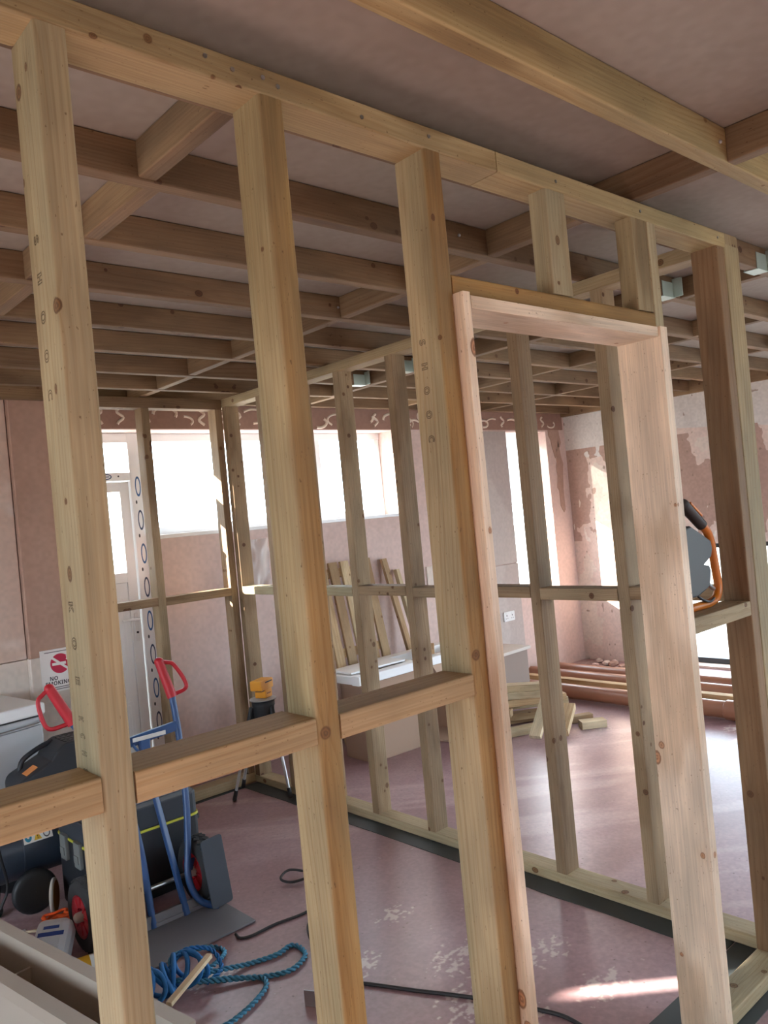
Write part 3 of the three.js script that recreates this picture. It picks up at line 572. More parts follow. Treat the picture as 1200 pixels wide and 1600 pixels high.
{
  const blue = std({ color: 0x294c7c, roughness: 0.4 }), red = std({ color: 0xb5202e, roughness: 0.45 }), plateM = std({ color: 0x77767a, roughness: 0.65, metalness: 0.3 });
  const h = thing('hand_truck', 'blue tubular hand truck with red grip handles and pneumatic wheels', 'hand truck', [0, 0, 0]);
  // uprights lean back to the handles
  const L = [[1.3, 0.012, -2.99], [1.285, 0.4, -3.05], [1.19, 0.68, -3.1], [1.12, 0.82, -3.14]];
  const Rr = [[1.505, 0.1, -2.99], [1.515, 0.4, -3.06], [1.545, 0.66, -3.12], [1.54, 0.83, -3.15]];
  obj('upright', tube(L, 0.014, 30, 10), blue, h);
  obj('upright', tube([[1.55, 0.015, -2.93], [1.49, 0.05, -2.97], [1.465, 0.14, -3.0], [1.49, 0.26, -3.03], [1.515, 0.42, -3.06], [1.54, 0.66, -3.12], [1.54, 0.83, -3.15]], 0.014, 40, 10), blue, h);
  obj('centre_bar', barAB([1.436, 0.012, -2.98], [1.372, 0.69, -3.12], 0.026, 0.016, 0.004), blue, h);
  const cr = obj('crossbar', barAB([1.185, 0.69, -3.105], [1.545, 0.715, -3.13], 0.018, 0.04, 0.004), blue, h);
  obj('lower_crossbar', barAB([1.3, 0.02, -2.99], [1.545, 0.02, -2.99], 0.02, 0.016, 0.003), plateM, h);
  obj('maker_plate', bb(1.33, 1.47, 0.7, 0.716, -3.098, -3.094, 0.001), std({ color: 0xd4d4d0, roughness: 0.5 }), cr);
  obj('hook', [bb(1.36, 1.4, 0.6, 0.7, -3.11, -3.09, 0.004), tube([[1.33, 0.69, -3.1], [1.35, 0.66, -3.1], [1.38, 0.62, -3.1]], 0.006, 10, 6)], blue, cr);
  // D grips: tall closed loops of red plastic
  for (const [p, dir, out] of [[[1.12, 0.82, -3.14], [-0.065, 0.145, -0.03], [-0.07, -0.045, 0.0]], [[1.54, 0.83, -3.15], [-0.03, 0.15, -0.03], [0.075, -0.015, 0.02]]]) {
    const P = V(...p), D = V(...dir), O = V(...out);
    const top = P.clone().add(D), o1 = top.clone().addScaledVector(O, 0.75).addScaledVector(D, -0.08), o2 = P.clone().addScaledVector(D, 0.35).addScaledVector(O, 1.0), o3 = P.clone().addScaledVector(D, 0.12).addScaledVector(O, 0.35);
    obj('grip', [cyl(P.toArray(), top.toArray(), 0.021, 0.019, 14), new THREE.SphereGeometry(0.02, 12, 8).translate(top.x, top.y, top.z), tube([top, top.clone().addScaledVector(O, 0.35), o1, o2, o3, P.clone().addScaledVector(D, 0.08)], 0.0085, 30, 8)], red, h);
  }
  // toe plate, sloping side flap
  const tp = obj('toe_plate', bb(1.17, 1.585, 0.004, 0.012, -2.995, -2.72, 0.002), plateM, h);
  obj('plate_upstand', bb(1.2, 1.58, 0.012, 0.06, -2.998, -2.985, 0.002), plateM, tp);
  const fl = obj('folding_flap', slab(0.095, 0.265, 0.006, 0.014, 0.001), std({ color: 0x3a424c, roughness: 0.45 }), h); fl.position.set(1.54, 0.165, -2.905); fl.rotation.set(-6 * R, 2 * R, 3 * R);
  obj('flap_hinge', cyl([1.56, 0.02, -2.93], [1.61, 0.05, -2.95], 0.006), plateM, h);
  // wheels
  const tyreP = [[0.075, -0.036], [0.1, -0.042], [0.122, -0.036], [0.13, -0.018], [0.131, 0], [0.13, 0.018], [0.122, 0.036], [0.1, 0.042], [0.075, 0.036]];
  for (const x of [1.09, 1.55]) {
    const w = new THREE.Group(); w.name = 'wheel'; h.add(w); w.position.set(x, 0.131, -3.06);
    obj('tyre', lathe(tyreP, 40).rotateZ(Math.PI / 2), M.rubber, w);
    const lugs = []; for (let i = 0; i < 30; i++) for (const s of [-1, 1]) { const g = bar(0.022, 0.008, 0.018, 0.002); g.rotateX(Math.PI / 2); g.rotateY(0.5 * s); g.translate(0.017 * s, 0.131, 0); g.rotateX(i / 30 * Math.PI * 2 + s * 0.05); lugs.push(g); }
    const tl = obj('tread', lugs, M.rubber, w); tl.userData.kind = 'stuff';
    const rim = [lathe([[0.03, -0.024], [0.034, -0.034], [0.066, -0.03], [0.078, -0.038], [0.08, -0.03], [0.078, 0.038], [0.066, 0.03], [0.034, 0.034], [0.03, 0.024]], 32).rotateZ(Math.PI / 2)];
    for (let i = 0; i < 8; i++) { const g = bar(0.072, 0.008, 0.04, 0.002); g.translate(0, 0.05, 0); g.rotateX(i / 8 * Math.PI * 2); rim.push(g); }
    obj('rim', rim, red, w);
    obj('hub_cap', [new THREE.CylinderGeometry(0.018, 0.022, 0.1, 16).rotateZ(Math.PI / 2), new THREE.SphereGeometry(0.017, 12, 8).scale(0.6, 1, 1).translate(-0.05, 0, 0)], std({ color: 0xc9c6bd, roughness: 0.4, metalness: 0.4 }), w);
  }
  obj('axle', cyl([1.1, 0.131, -3.06], [1.55, 0.131, -3.06], 0.009), M.steel, h);
  for (const x of [1.3, 1.5]) obj('axle_bracket', barAB([x, 0.2, -3.02], [x, 0.131, -3.06], 0.02, 0.008, 0.002), blue, h);
}
// small things on the floor in front of the chest
{
  const tr = thing('sanding_disc', 'ochre abrasive disc with pale rim standing between compressor wheel and tool chest', 'disc', [1.1, 0.073, -3.47], 60 * R);
  obj('disc_face', new THREE.CylinderGeometry(0.06, 0.06, 0.016, 28).rotateX(Math.PI / 2), std({ color: 0x9a6a20, roughness: 0.8 }), tr);
  obj('rim', new THREE.TorusGeometry(0.064, 0.008, 8, 30), std({ color: 0xb5aea2, roughness: 0.8 }), tr);
  const lp = []; for (let i = 0; i <= 40; i++) { const a = i / 40 * 5 * Math.PI * 2 / 2, r = 0.05 + 0.012 * Math.sin(i * 1.7); lp.push([1.06 + Math.cos(a) * r, 0.012 + 0.0009 * i, -3.36 + Math.sin(a) * r * 0.8]); }
  tag(obj('extension_lead', tube(lp, 0.006, 140, 7)), 'small coil of orange cord on the floor in front of the tool chest', 'cord').material = std({ color: 0xe8571c, roughness: 0.5 });
  const pl = thing('wooden_rod', 'thin pale wooden rod with a metal tip lying on the floor near the orange cord', 'rod', [0, 0, 0]);
  obj('rod', cyl([1.03, 0.01, -3.33], [0.955, 0.01, -3.39], 0.0055), M.off[3], pl); obj('tip', [cyl([0.955, 0.011, -3.39], [0.92, 0.011, -3.397], 0.0105, 0.009), cyl([0.92, 0.01, -3.397], [0.9, 0.01, -3.402], 0.007, 0.004)], M.steel, pl);
  // plastic jug lying on the floor
  const j = thing('plastic_jug', 'translucent white plastic jug with blue label beside the truck wheel', 'jug', [0.95, 0.07, -3.06]);
  j.rotation.set(0, 0, 0);
  const jm = new THREE.MeshPhysicalMaterial({ color: 0xe4edf4, roughness: 0.35, transmission: 0.35, thickness: 0 });
  const jb = slab(0.13, 0.17, 0.1, 0.035, 0.03); const jug = obj('jug_body', jb, jm, j);
  obj('neck', lathe([[0.03, 0], [0.022, 0.018], [0.018, 0.03], [0.001, 0.03]], 18).translate(0, 0.084, 0), jm, j);
  obj('cap', new THREE.CylinderGeometry(0.021, 0.021, 0.018, 18).translate(0, 0.12, 0), std({ color: 0x2b4c9c, roughness: 0.4 }), j);
  obj('label', [bb(-0.045, 0.045, -0.02, -0.004, 0.0495, 0.0512, 0.0005), bb(-0.025, 0.03, -0.044, -0.032, 0.0495, 0.0512, 0.0005)], std({ color: 0x22438c, roughness: 0.5 }), j);
  j.rotation.set(-68 * R, 0, 160 * R); j.rotation.order = 'YXZ'; j.rotation.set(-60 * R, -35 * R, 180 * R);
  const b = thing('glue_bottle', 'white bottle with yellow label lying behind the plastic trough', 'bottle', [0.975, 0.036, -2.885]);
  obj('bottle_body', lathe([[0.001, -0.07], [0.03, -0.07], [0.035, -0.064], [0.035, 0.05], [0.028, 0.062], [0.015, 0.07], [0.001, 0.07]], 24), std({ color: 0xdcdedd, roughness: 0.35 }), b);
  obj('label', new THREE.CylinderGeometry(0.0355, 0.0355, 0.07, 24, 1, true, 0, 3.2), std({ color: 0xc99a22, roughness: 0.5 }), b);
  obj('cap', [new THREE.CylinderGeometry(0.014, 0.016, 0.03, 16).translate(0, 0.085, 0), new THREE.CylinderGeometry(0.006, 0.01, 0.02, 12).translate(0, 0.108, 0)], std({ color: 0xe7e4dc, roughness: 0.4 }), b);
  b.rotation.set(0, -10 * R, 90 * R);
}
// plastic trough and blue tub
{
  const t = thing('plastic_trough', 'long grey-brown plastic trough standing behind the nearest partition', 'trough', [0.715, 0, -2.5], 9 * R);
  const pm = std({ color: 0xa29588, roughness: 0.55 });
  const s = new THREE.Shape([[-0.13, 0], [0.09, 0], [0.105, 0.235], [0.125, 0.235], [0.125, 0.252], [0.092, 0.252], [0.078, 0.1], [0.0, 0.09], [-0.035, 0.235], [-0.02, 0.252], [-0.06, 0.252], [-0.075, 0.235], [-0.19, 0.03]].map(([x, y]) => new THREE.Vector2(x, y)));
  const g = new THREE.ExtrudeGeometry(s, { depth: 1.24, bevelEnabled: true, bevelSize: 0.004, bevelThickness: 0.004, bevelSegments: 2 }); g.translate(0, 0.004, -0.66);
  obj('trough_body', g, pm, t);
  for (const z of [0.56, -0.655]) obj('end_wall', bb(-0.05, 0.1, 0.09, 0.25, z, z + 0.018, 0.004), pm, t);
  obj('divider', [bb(-0.02, 0.088, 0.09, 0.2, -0.2, -0.19, 0.003)], pm, t);
  obj('drain_socket', lathe([[0.03, 0], [0.036, 0.012], [0.034, 0.03], [0.026, 0.03], [0.026, 0]], 24).rotateZ(Math.PI / 2 - 0.5).translate(-0.115, 0.17, 0.24), std({ color: 0x5d5854, roughness: 0.5 }), t);
  obj('drain_hole', new THREE.CylinderGeometry(0.026, 0.026, 0.012, 20).rotateZ(Math.PI / 2 - 0.5).translate(-0.125, 0.175, 0.24), M.black, t);
  tag(obj('timber_sliver', barAB([0.82, 0.22, -2.46], [0.772, 0.112, -2.72], 0.006, 0.006, 0.001), M.off[3]), 'thin pale sliver of wood lying in the plastic trough', 'stick');
  const b = thing('blue_tub', 'blue plastic tub at the near side of the trough', 'tub', [0.36, 0, -2.3]);
  obj('tub_wall', lathe([[0.08, 0.0], [0.1, 0.0], [0.12, 0.17], [0.13, 0.172], [0.13, 0.18], [0.115, 0.18], [0.096, 0.01], [0.001, 0.008]], 28), std({ color: 0x1f5fa0, roughness: 0.45 }), b);
}
// blue rope bundle with trailing loops, pale batten
{
  const rm = std({ color: 0x3d7f9c, roughness: 0.7 }), rm2 = std({ color: 0x1d6aa8, roughness: 0.65 });
  const r = thing('blue_rope', 'bundle of blue rope with loose loops on the floor', 'rope', [0, 0, 0]);
  const twist = (pts, rad, n, closed) => {   // two plies round the path
    const c = new THREE.CatmullRomCurve3(pts.map((p) => V(p[0], p[1] ?? 0.008, p[2])), closed, 'catmullrom', 0.5), L = c.getLength(), out = [];
    for (const ph of [0, Math.PI]) { const q = []; for (let i = 0; i <= n; i++) { const t = i / n, P = c.getPointAt(t), T = c.getTangentAt(t), S = V(0, 1, 0).cross(T).normalize(), U = T.clone().cross(S), a = ph + t * L * 160; q.push(P.clone().addScaledVector(S, Math.cos(a) * rad * 0.55).addScaledVector(U, Math.sin(a) * rad * 0.55)); } out.push(new THREE.TubeGeometry(new THREE.CatmullRomCurve3(q), n, rad * 0.62, 6)); }
    return out;
  };
  const y = 0.009;
  obj('rope_loop', twist([[1.17, 0.03, -2.55], [1.3, 0.025, -2.5], [1.4, y, -2.48], [1.5, y, -2.45], [1.565, y, -2.46], [1.58, y, -2.42], [1.555, y, -2.36], [1.47, y, -2.33], [1.38, y, -2.38], [1.3, 0.02, -2.44], [1.2, 0.03, -2.5]], 0.008, 220), rm, r);
  obj('rope_loop', twist([[1.16, 0.04, -2.56], [1.21, 0.05, -2.66], [1.3, 0.02, -2.71], [1.38, y, -2.68], [1.39, y, -2.62], [1.33, 0.02, -2.56], [1.24, 0.03, -2.52]], 0.008, 150), rm, r);
  obj('rope_loop', twist([[1.2, 0.03, -2.5], [1.3, 0.015, -2.44], [1.38, y, -2.38], [1.37, y, -2.32], [1.29, y, -2.27], [1.18, y, -2.24], [1.08, y, -2.26]], 0.008, 130), rm, r);
  obj('rope_loop', twist([[1.15, 0.08, -2.55], [1.22, 0.1, -2.58], [1.3, 0.08, -2.55], [1.31, 0.03, -2.5], [1.24, 0.02, -2.47]], 0.007, 90), rm2, r);
  const wraps = []; for (let i = 0; i < 9; i++) { const x = 1.05 + i * 0.022, q = []; for (let k = 0; k < 12; k++) { const a = k / 12 * Math.PI * 2; q.push([x + 0.03 * Math.sin(a + i), 0.055 + 0.048 * Math.sin(a) + 0.004 * Math.sin(i * 3), -2.55 + 0.06 * Math.cos(a) + 0.01 * Math.sin(i * 2)]); } wraps.push(tube(q, 0.0085, 28, 6, true)); }
  wraps.forEach((w) => obj('rope_turn', w, rm2, r));
  tag(obj('wooden_batten', barAB([1.06, 0.07, -2.38], [1.255, 0.105, -2.47], 0.022, 0.014, 0.002), M.off[3]), 'short pale wooden batten lying across the rope bundle', 'batten');
}
// cables
{
  const cm = std({ color: 0x262223, roughness: 0.6 });
  const y = 0.006;
  const c1 = thing('power_cable', 'black power cable with a plug adaptor on the floor behind the second stud', 'cable', [0, 0, 0]);
  obj('flex', tube([[1.485, y, -2.7], [1.48, y, -2.66], [1.52, y, -2.64], [1.62, y, -2.64], [1.74, y, -2.62], [1.86, y, -2.64], [1.96, y, -2.72], [2.0, y, -2.8]], 0.0055, 60, 6), cm, c1);
  obj('flex', tube([[1.96, 0.02, -2.86], [1.9, 0.03, -2.94], [1.84, 0.02, -2.92], [1.86, 0.012, -2.87], [1.93, 0.02, -2.83]], 0.0055, 40, 6), cm, c1);
  const ad = obj('adaptor', slab(0.11, 0.05, 0.06, 0.01, 0.006), std({ color: 0x2b2f33, roughness: 0.5 }), c1); ad.position.set(1.965, 0.026, -2.8); ad.rotation.y = 30 * R;
  const c2 = thing('power_cable', 'black cable curving over the floor from behind the second stud to the doorway', 'cable', [0, 0, 0]);
  obj('flex', tube([[1.98, y, -2.7], [1.86, y, -2.6], [1.72, y, -2.55], [1.65, y, -2.46], [1.62, y, -2.36], [1.56, y, -2.22], [1.55, y, -2.13], [1.59, y, -2.07], [1.66, y, -1.93], [1.74, y, -1.78], [1.8, y, -1.64], [1.85, y, -1.5], [1.84, y, -1.38]], 0.0065, 120, 6), cm, c2);
  const c3 = thing('metal_bracket', 'small bright metal bracket on the floor behind the second stud', 'bracket', [1.44, 0, -2.12], 30 * R);
  obj('flange', bb(-0.03, 0.03, 0, 0.003, -0.04, 0.04, 0.001), M.steel, c3); obj('web', bb(-0.03, -0.027, 0.003, 0.05, -0.04, 0.04, 0.001), M.steel, c3);
}
// laser level on a tripod
{
  const t = thing('levelling_tripod', 'folding tripod with silver legs and black hub carrying the yellow laser', 'tripod', [2.43, 0, -3.9]);
  const al = new THREE.MeshStandardMaterial({ color: 0xc7c9ca, metalness: 0.6, roughness: 0.35 }), bk = std({ color: 0x1f2226, roughness: 0.5 });
  const hub = V(0.02, 0.47, 0.0);
  for (const f of [[0.045, 0.0095, 0.15], [-0.02, 0.0095, -0.235], [-0.16, 0.006, -0.1]]) {
    const F = V(...f), top = hub.clone().add(V(f[0] * 0.35, 0.03, f[2] * 0.35)), m = top.clone().lerp(F, 0.26), e = top.clone().lerp(F, 0.9);
    const leg = obj('leg', cyl(m.toArray(), e.toArray(), 0.011, 0.008), al, t);
    obj('upper_sleeve', cyl(top.toArray(), m.toArray(), 0.015, 0.013), bk, leg);
    obj('foot', [cyl(e.toArray(), F.toArray(), 0.011, 0.012), new THREE.SphereGeometry(0.012, 10, 6).scale(1, 0.5, 1).translate(F.x, F.y, F.z)], bk, leg);
  }
  obj('hub', lathe([[0.001, 0.36], [0.04, 0.36], [0.052, 0.4], [0.06, 0.5], [0.064, 0.505], [0.064, 0.535], [0.03, 0.54], [0.001, 0.54]], 24).translate(0.02, 0, 0), bk, t);
  obj('top_plate', lathe([[0.001, 0.538], [0.075, 0.538], [0.075, 0.545], [0.001, 0.546]], 24).translate(0.02, 0, 0), std({ color: 0xbfc4c6, roughness: 0.4 }), t);
  const l = thing('laser_level', 'yellow laser level on top of the tripod', 'laser level', [2.45, 0.547, -3.9], 25 * R);
  const ye = std({ color: 0xe59a1f, roughness: 0.45 });
  obj('base', slab(0.07, 0.05, 0.07, 0.008, 0.004).translate(0.012, 0.025, 0), ye, l);
  const hd = obj('head', slab(0.125, 0.055, 0.075, 0.008, 0.004).translate(0, 0.076, 0), ye, l);
  obj('window', bb(-0.02, 0.05, 0.086, 0.093, 0.0365, 0.0385, 0.0005), M.black, hd);
  obj('switch', bb(-0.055, -0.02, 0.042, 0.05, -0.01, 0.03, 0.002), std({ color: 0x5b3a18, roughness: 0.5 }), l);
  obj('print', [0, 1, 2].map((k) => bb(-0.006 + k * 0.014, 0.004 + k * 0.014, 0.022, 0.03, 0.0345, 0.0357, 0.0003)), std({ color: 0x8a4d10, roughness: 0.5 }), l);
}
// orange tool on the noggin beside the door post
{
  const t = thing('orange_hand_tool', 'orange tube tool with black grip resting on the noggin by the door post', 'power tool', [0, 0, 0]);
  const om = std({ color: 0xc06a14, roughness: 0.4 }), z = -1.165;
  obj('tube_frame', tube([[2.305, 1.385, z], [2.335, 1.362, z], [2.352, 1.325, z], [2.365, 1.25, z], [2.372, 1.195, z], [2.355, 1.163, z], [2.31, 1.152, z], [2.24, 1.151, z], [2.16, 1.151, z]], 0.0125, 60, 12), om, t);
  const gp = obj('grip', [cyl([2.305, 1.385, z], [2.205, 1.452, z], 0.0165, 0.0175, 16), new THREE.SphereGeometry(0.0175, 12, 8).translate(2.205, 1.452, z)], std({ color: 0x2a211c, roughness: 0.6 }), t);
  obj('grip_stripe', [barAB([2.285, 1.415, z + 0.012], [2.225, 1.455, z + 0.012], 0.008, 0.008, 0.002)], om, gp);
  const s = new THREE.Shape([[2.1, 1.37], [2.19, 1.385], [2.3, 1.335], [2.305, 1.315], [2.295, 1.295], [2.245, 1.272], [2.28, 1.262], [2.285, 1.25], [2.272, 1.21], [2.2, 1.19], [2.1, 1.19]].map(([x, y]) => new THREE.Vector2(x, y)));
  const g = new THREE.ExtrudeGeometry(s, { depth: 0.04, bevelEnabled: true, bevelSize: 0.005, bevelThickness: 0.005, bevelSegments: 2 }); g.translate(0, 0, z - 0.02);
  obj('body', g, std({ color: 0x1b1c1e, roughness: 0.5 }), t);
  obj('strut', tube([[2.22, 1.215, z], [2.28, 1.22, z], [2.34, 1.19, z]], 0.007, 16, 8), M.steel, t);
  obj('lead', tube([[2.2, 1.2, z + 0.01], [2.23, 1.175, z + 0.015], [2.28, 1.16, z + 0.015], [2.32, 1.165, z + 0.01]], 0.004, 16, 6), M.black, t);
}
// ---------------------------------------------------------------- the far room
// leaning pallets
function pallet(pos, turn, lean, w, h, n, label) {
  const p = thing('wooden_pallet', label, 'pallet', pos, turn, 'pallets leaning on the far wall');
  const inner = (g) => g.rotateX(-lean);
  for (let i = 0; i < n; i++) { const x = -w / 2 + (i + 0.5) * w / n; obj('slat', inner(bb(x - 0.035, x + 0.035, 0.01, h, 0.03, 0.05, 0.002)), M.off[(i + 1) % 3], p); }
  for (const y of [0.06, h * 0.5, h - 0.07]) obj('crosspiece', inner(bb(-w / 2, w / 2, y - 0.03, y + 0.03, -0.03, 0.03, 0.003)), M.off[(y > 0.5) ? 1 : 2], p);
}
seed = 4242;
pallet([3.47, 0.012, -4.15], 0, 11 * R, 0.5, 1.22, 5, 'slatted wooden pallet leaning on the wall under the long window');
{
  const b1 = tag(obj('leaning_plank', barAB([3.99, 0.01, -4.16], [3.9, 1.19, -4.415], 0.07, 0.022, 0.002), M.off[2]), 'tall narrow plank leaning on the far wall right of the pallet', 'plank', 'planks leaning on the far wall');
  tag(obj('leaning_plank', barAB([4.09, 0.01, -4.18], [4.02, 1.1, -4.415], 0.045, 0.03, 0.002), M.off[0]), 'shorter square batten leaning beside the tall narrow plank', 'plank', 'planks leaning on the far wall');
}
// white window frame lying on cardboard boxes
const card = std({ color: 0xb99e8a, roughness: 0.85 }), cardD = std({ color: 0xa88c78, roughness: 0.85 });
function openBox(label, x, z, w, h, d, turn, m, side) {
  const b = thing('cardboard_box', label, 'box', [x, 0.0, z], turn, 'cardboard boxes under the white frame');
  const t = 0.006;
  obj('carton', [bb(-w / 2, w / 2, 0.001, t, -d / 2, d / 2, 0.001), bb(-w / 2, -w / 2 + t, t, h, -d / 2, d / 2, 0.001), bb(w / 2 - t, w / 2, t, h, -d / 2, d / 2, 0.001), bb(-w / 2, w / 2, t, h, -d / 2, -d / 2 + t, 0.001), bb(-w / 2, w / 2, h - t, h, -d / 2, d / 2, 0.001),
    ...(side ? [bb(-w / 2, w / 2, t, h, d / 2 - t, d / 2, 0.001)] : [])], m, b);
  if (!side) { obj('flap', barAB([0, h, d / 2], [0, h - 0.07, d / 2 + 0.05], w - 0.02, t, 0.001), m, b); obj('flap', barAB([0, t, d / 2], [0, 0.012, d / 2 + 0.1], w - 0.02, t, 0.001), m, b); }
  return b;
}
openBox('open cardboard box with dark mouth, right of the two under the white frame', 3.8, -3.92, 0.32, 0.5, 0.22, 12 * R, card, false);
openBox('closed cardboard box, left of the two under the white frame', 3.35, -3.94, 0.42, 0.5, 0.26, -2 * R, cardD, true);
{
  const f = thing('white_window_frame', 'white plastic window frame lying flat on the cardboard boxes', 'window frame', [3.6, 0.502, -3.93], 2 * R);
  obj('rail', bb(-0.58, 0.58, 0, 0.055, 0.1, 0.17, 0.006), M.upvc, f); obj('rail', bb(-0.58, 0.58, 0, 0.055, -0.2, -0.12, 0.006), M.upvc, f);
  for (const x of [-0.58, -0.12, 0.5]) obj('stile', bb(x, x + 0.08, 0.002, 0.053, -0.12, 0.1, 0.006), M.upvc, f);
  tag(obj('white_trim_board', bb(3.05, 3.5, 0.559, 0.571, -4.0, -3.84, 0.002), M.upvc), 'white trim board lying on the left end of the plastic frame', 'board');
  tag(obj('timber_offcut', barAB([3.72, 0.58, -3.82], [3.9, 0.58, -4.0], 0.045, 0.03, 0.003), M.off[1]), 'brown offcut lying on the white plastic frame', 'offcut', 'offcuts on and around the pile');
}
// low bench with blocks
{
  const b = thing('low_bench', 'low grey box bench standing behind the offcut pile', 'bench', [4.52, 0, -4.13], 3 * R);
  obj('bench_top', bb(-0.36, 0.36, 0.385, 0.41, -0.2, 0.22, 0.004), std({ color: 0xc9beb4, roughness: 0.7 }), b);
  obj('bench_side', [bb(-0.34, 0.34, 0.02, 0.385, -0.18, -0.165, 0.003), bb(-0.34, 0.34, 0.02, 0.385, 0.185, 0.2, 0.003), bb(-0.34, -0.325, 0.02, 0.385, -0.165, 0.185, 0.003), bb(0.325, 0.34, 0.02, 0.385, -0.165, 0.185, 0.003)], std({ color: 0x8d7a70, roughness: 0.8 }), b);
  for (const [x, z] of [[-0.3, -0.14], [0.3, -0.14], [-0.3, 0.16], [0.3, 0.16]]) obj('foot', bb(x - 0.02, x + 0.02, 0, 0.02, z - 0.02, z + 0.02, 0.002), M.rubber, b);
  const rolls = ['left', 'right'];
  rolls.forEach((s, i) => tag(obj('wooden_disc', new THREE.CylinderGeometry(0.045, 0.045, 0.035, 20).rotateX(Math.PI / 2).rotateY(0.9).translate(4.5 + i * 0.07, 0.456, -3.99 + i * 0.02), M.off[i ? 3 : 2]), `round wooden disc standing on the low bench, ${s} of two`, 'disc', 'discs on the low bench'));
  tag(obj('wooden_block', bb(4.36, 4.5, 0.412, 0.435, -3.96, -3.88, 0.003), M.off[0]), 'flat wooden block lying on the low bench', 'block');
}
// pile of timber offcuts
{
  const P = [
    [[3.95, 0.025, -3.47], [4.25, 0.025, -3.35], 0.085, 0.045, 'bottom offcut at the near foot of the pile', 0],
    [[4.2, 0.025, -3.68], [4.6, 0.025, -3.46], 0.085, 0.045, 'dark offcut lying flat at the bottom of the pile', 2],
    [[4.0, 0.071, -3.7], [4.5, 0.071, -3.38], 0.085, 0.045, 'offcut crossing the pile in its second layer', 2],
    [[4.2, 0.117, -3.72], [4.6, 0.117, -3.42], 0.085, 0.045, 'offcut crossing the pile in its third layer', 0],
    [[4.02, 0.163, -3.68], [4.52, 0.163, -3.38], 0.085, 0.045, 'offcut under the topmost pair on the pile', 1],
    [[4.0, 0.117, -3.78], [4.12, 0.117, -3.52], 0.07, 0.045, 'offcut at the back left of the pile', 2],
    [[4.08, 0.209, -3.74], [4.43, 0.209, -3.36], 0.085, 0.045, 'lower of the two offcuts stacked on top of the pile', 3],
    [[4.1, 0.255, -3.76], [4.43, 0.255, -3.37], 0.085, 0.045, 'topmost offcut of the timber pile', 0],
    [[3.97, 0.035, -3.22], [4.24, 0.26, -3.29], 0.075, 0.03, 'pale offcut leaning steeply against the front of the pile', 3],
    [[4.14, 0.03, -3.14], [4.42, 0.125, -3.27], 0.08, 0.045, 'brown offcut propped at the right of the pale leaning one', 1],
    [[4.42, 0.025, -3.3], [4.58, 0.025, -3.22], 0.06, 0.045, 'short offcut on the floor between the pile and the white block', 2],
  ];
  for (const [a, b, w, d, l, m] of P) tag(obj('timber_offcut', barAB(a, b, w, d, 0.003), M.off[m]), l, 'offcut', 'offcuts on and around the pile');
  tag(obj('timber_offcut', barAB([4.37, 0.025, -3.16], [4.5, 0.025, -3.06], 0.085, 0.048, 0.003), M.off[3]), 'small pale block lying alone on the floor right of the pile', 'offcut', 'offcuts on and around the pile');
}
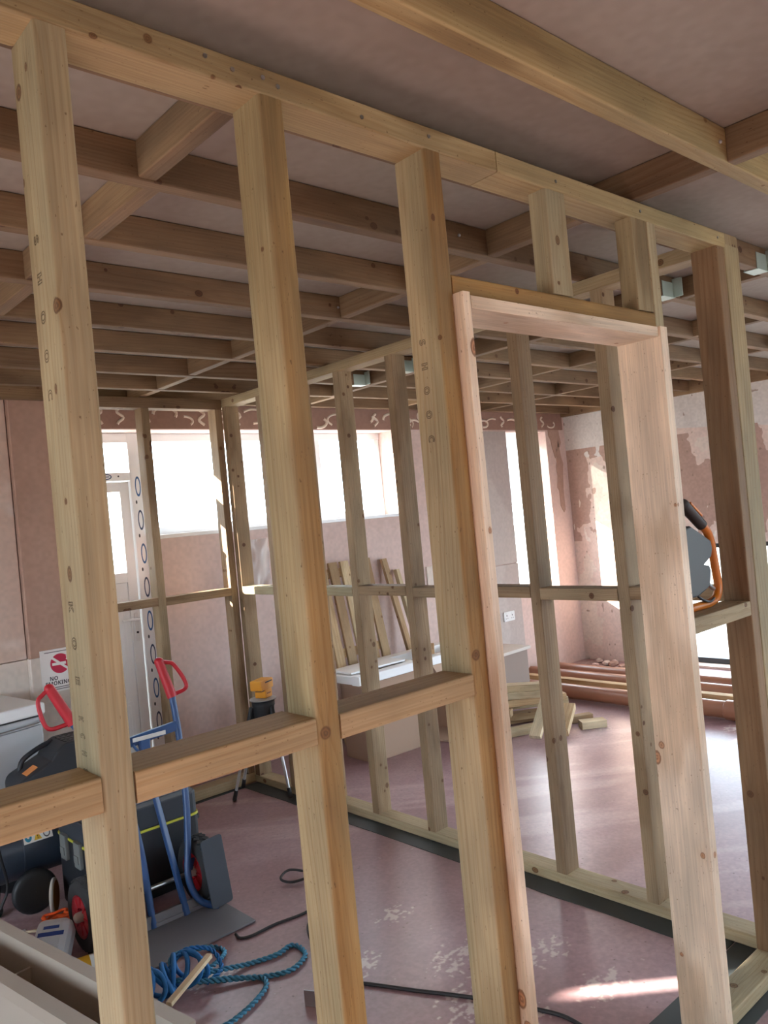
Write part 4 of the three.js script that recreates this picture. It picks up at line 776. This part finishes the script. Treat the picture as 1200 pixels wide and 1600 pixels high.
// drain pipes and lengths of timber beside the right wall
{
  const cop = std({ color: 0x9e6b52, roughness: 0.32 });
  const pipe = (x, y, z0, z1, r, label) => {
    const p = thing('drain_pipe', label, 'pipe', [x, y, 0], 0, 'drain pipes on the floor');
    const hollow = lathe([[r - 0.004, z0], [r, z0], [r, z1], [r - 0.004, z1], [r - 0.004, z0]], 28).rotateX(Math.PI / 2);
    obj('pipe_wall', hollow, cop, p);
    obj('socket', lathe([[r + 0.0005, z1 - 0.12], [r + 0.008, z1 - 0.11], [r + 0.008, z1 - 0.005], [r + 0.001, z1]], 28).rotateX(Math.PI / 2), cop, p);
  };
  pipe(4.98, 0.063, -4.3, -2.35, 0.055, 'copper coloured plastic drain pipe nearest to the doorway');
  pipe(5.4, 0.063, -4.35, -2.2, 0.055, 'copper coloured drain pipe in the middle, beyond the pale timber lengths');
  pipe(5.62, 0.063, -4.35, -2.0, 0.055, 'copper coloured drain pipe closest to the right wall');
  [[5.13, 0.0, -4.3, -2.3, 'pale length of timber between the two nearer drain pipes', 0.025], [5.21, 0.0, -4.25, -2.0, 'brown length of timber beside the pale one between the pipes', 0.06]].forEach(([x, y, z0, z1, l, hh], i) =>
    tag(obj('timber_length', bb(x - 0.035, x + 0.035, y + 0.002, y + 0.04 + hh, z0, z1, 0.003), M.off[i ? 1 : 3]), l, 'timber', 'timber lengths among the pipes'));
  tag(obj('grey_panel', bb(4.9, 5.5, 0.001, 0.02, -1.95, -1.5, 0.003), std({ color: 0x9d9d96, roughness: 0.8 })), 'grey board lying flat on the floor beyond the door post', 'board');
  const rb = thing('rubble_heap', 'low strip of broken plaster at the foot of the right wall', 'rubble', [6.15, 0, -3.9]);
  seed = 5; for (let i = 0; i < 14; i++) { const g = new THREE.DodecahedronGeometry(rr(0.02, 0.05), 0); g.scale(1, 0.6, 1.2); g.rotateY(rr(0, 6)); const m = obj('plaster_lump', g, [brownMat, creamMat, pinkMat][i % 3], rb); m.position.set(rr(-0.1, 0.1), 0.02, rr(-0.4, 0.5)); }
}
// ink stamps on the studs
{
  const stamp = (txt, w, h) => canvasTex(w, h, (c) => { c.clearRect(0, 0, w, h); c.strokeStyle = 'rgba(84,70,52,0.55)'; c.lineWidth = 5; c.textAlign = 'center'; c.textBaseline = 'middle'; c.font = `bold ${Math.round(w * 0.62)}px sans-serif`; const st = h / txt.length; [...txt].forEach((ch, i) => { c.save(); c.translate(w / 2, (i + 0.5) * st); c.rotate(Math.PI / 2); c.strokeText(ch, 0, 0); c.restore(); }); });
  const parts = scene.getObjectByName('stud_partition').children.filter((o) => o.name === 'stud');
  const put = (stud, x, y, z, hh, tex) => { const g = new THREE.PlaneGeometry(0.034, hh); g.rotateY(-Math.PI / 2); g.translate(x - 0.0004, y, z); obj('ink_stamp', g, std({ map: tex, transparent: true, roughness: 0.9 }), stud); };
  const s1 = stamp('KOE', 96, 384), s2 = stamp('KCHS', 96, 512), s3 = stamp('SHOOC', 96, 640);
  put(parts[2], 0.428, 1.36, -1.165, 0.16, s1); put(parts[2], 0.428, 1.215, -1.165, 0.1, s2); put(parts[2], 0.428, 1.83, -1.17, 0.28, s3);
  put(parts[4], 1.193, 1.75, -1.165, 0.25, s3);
}
renderer.render(scene, camera);
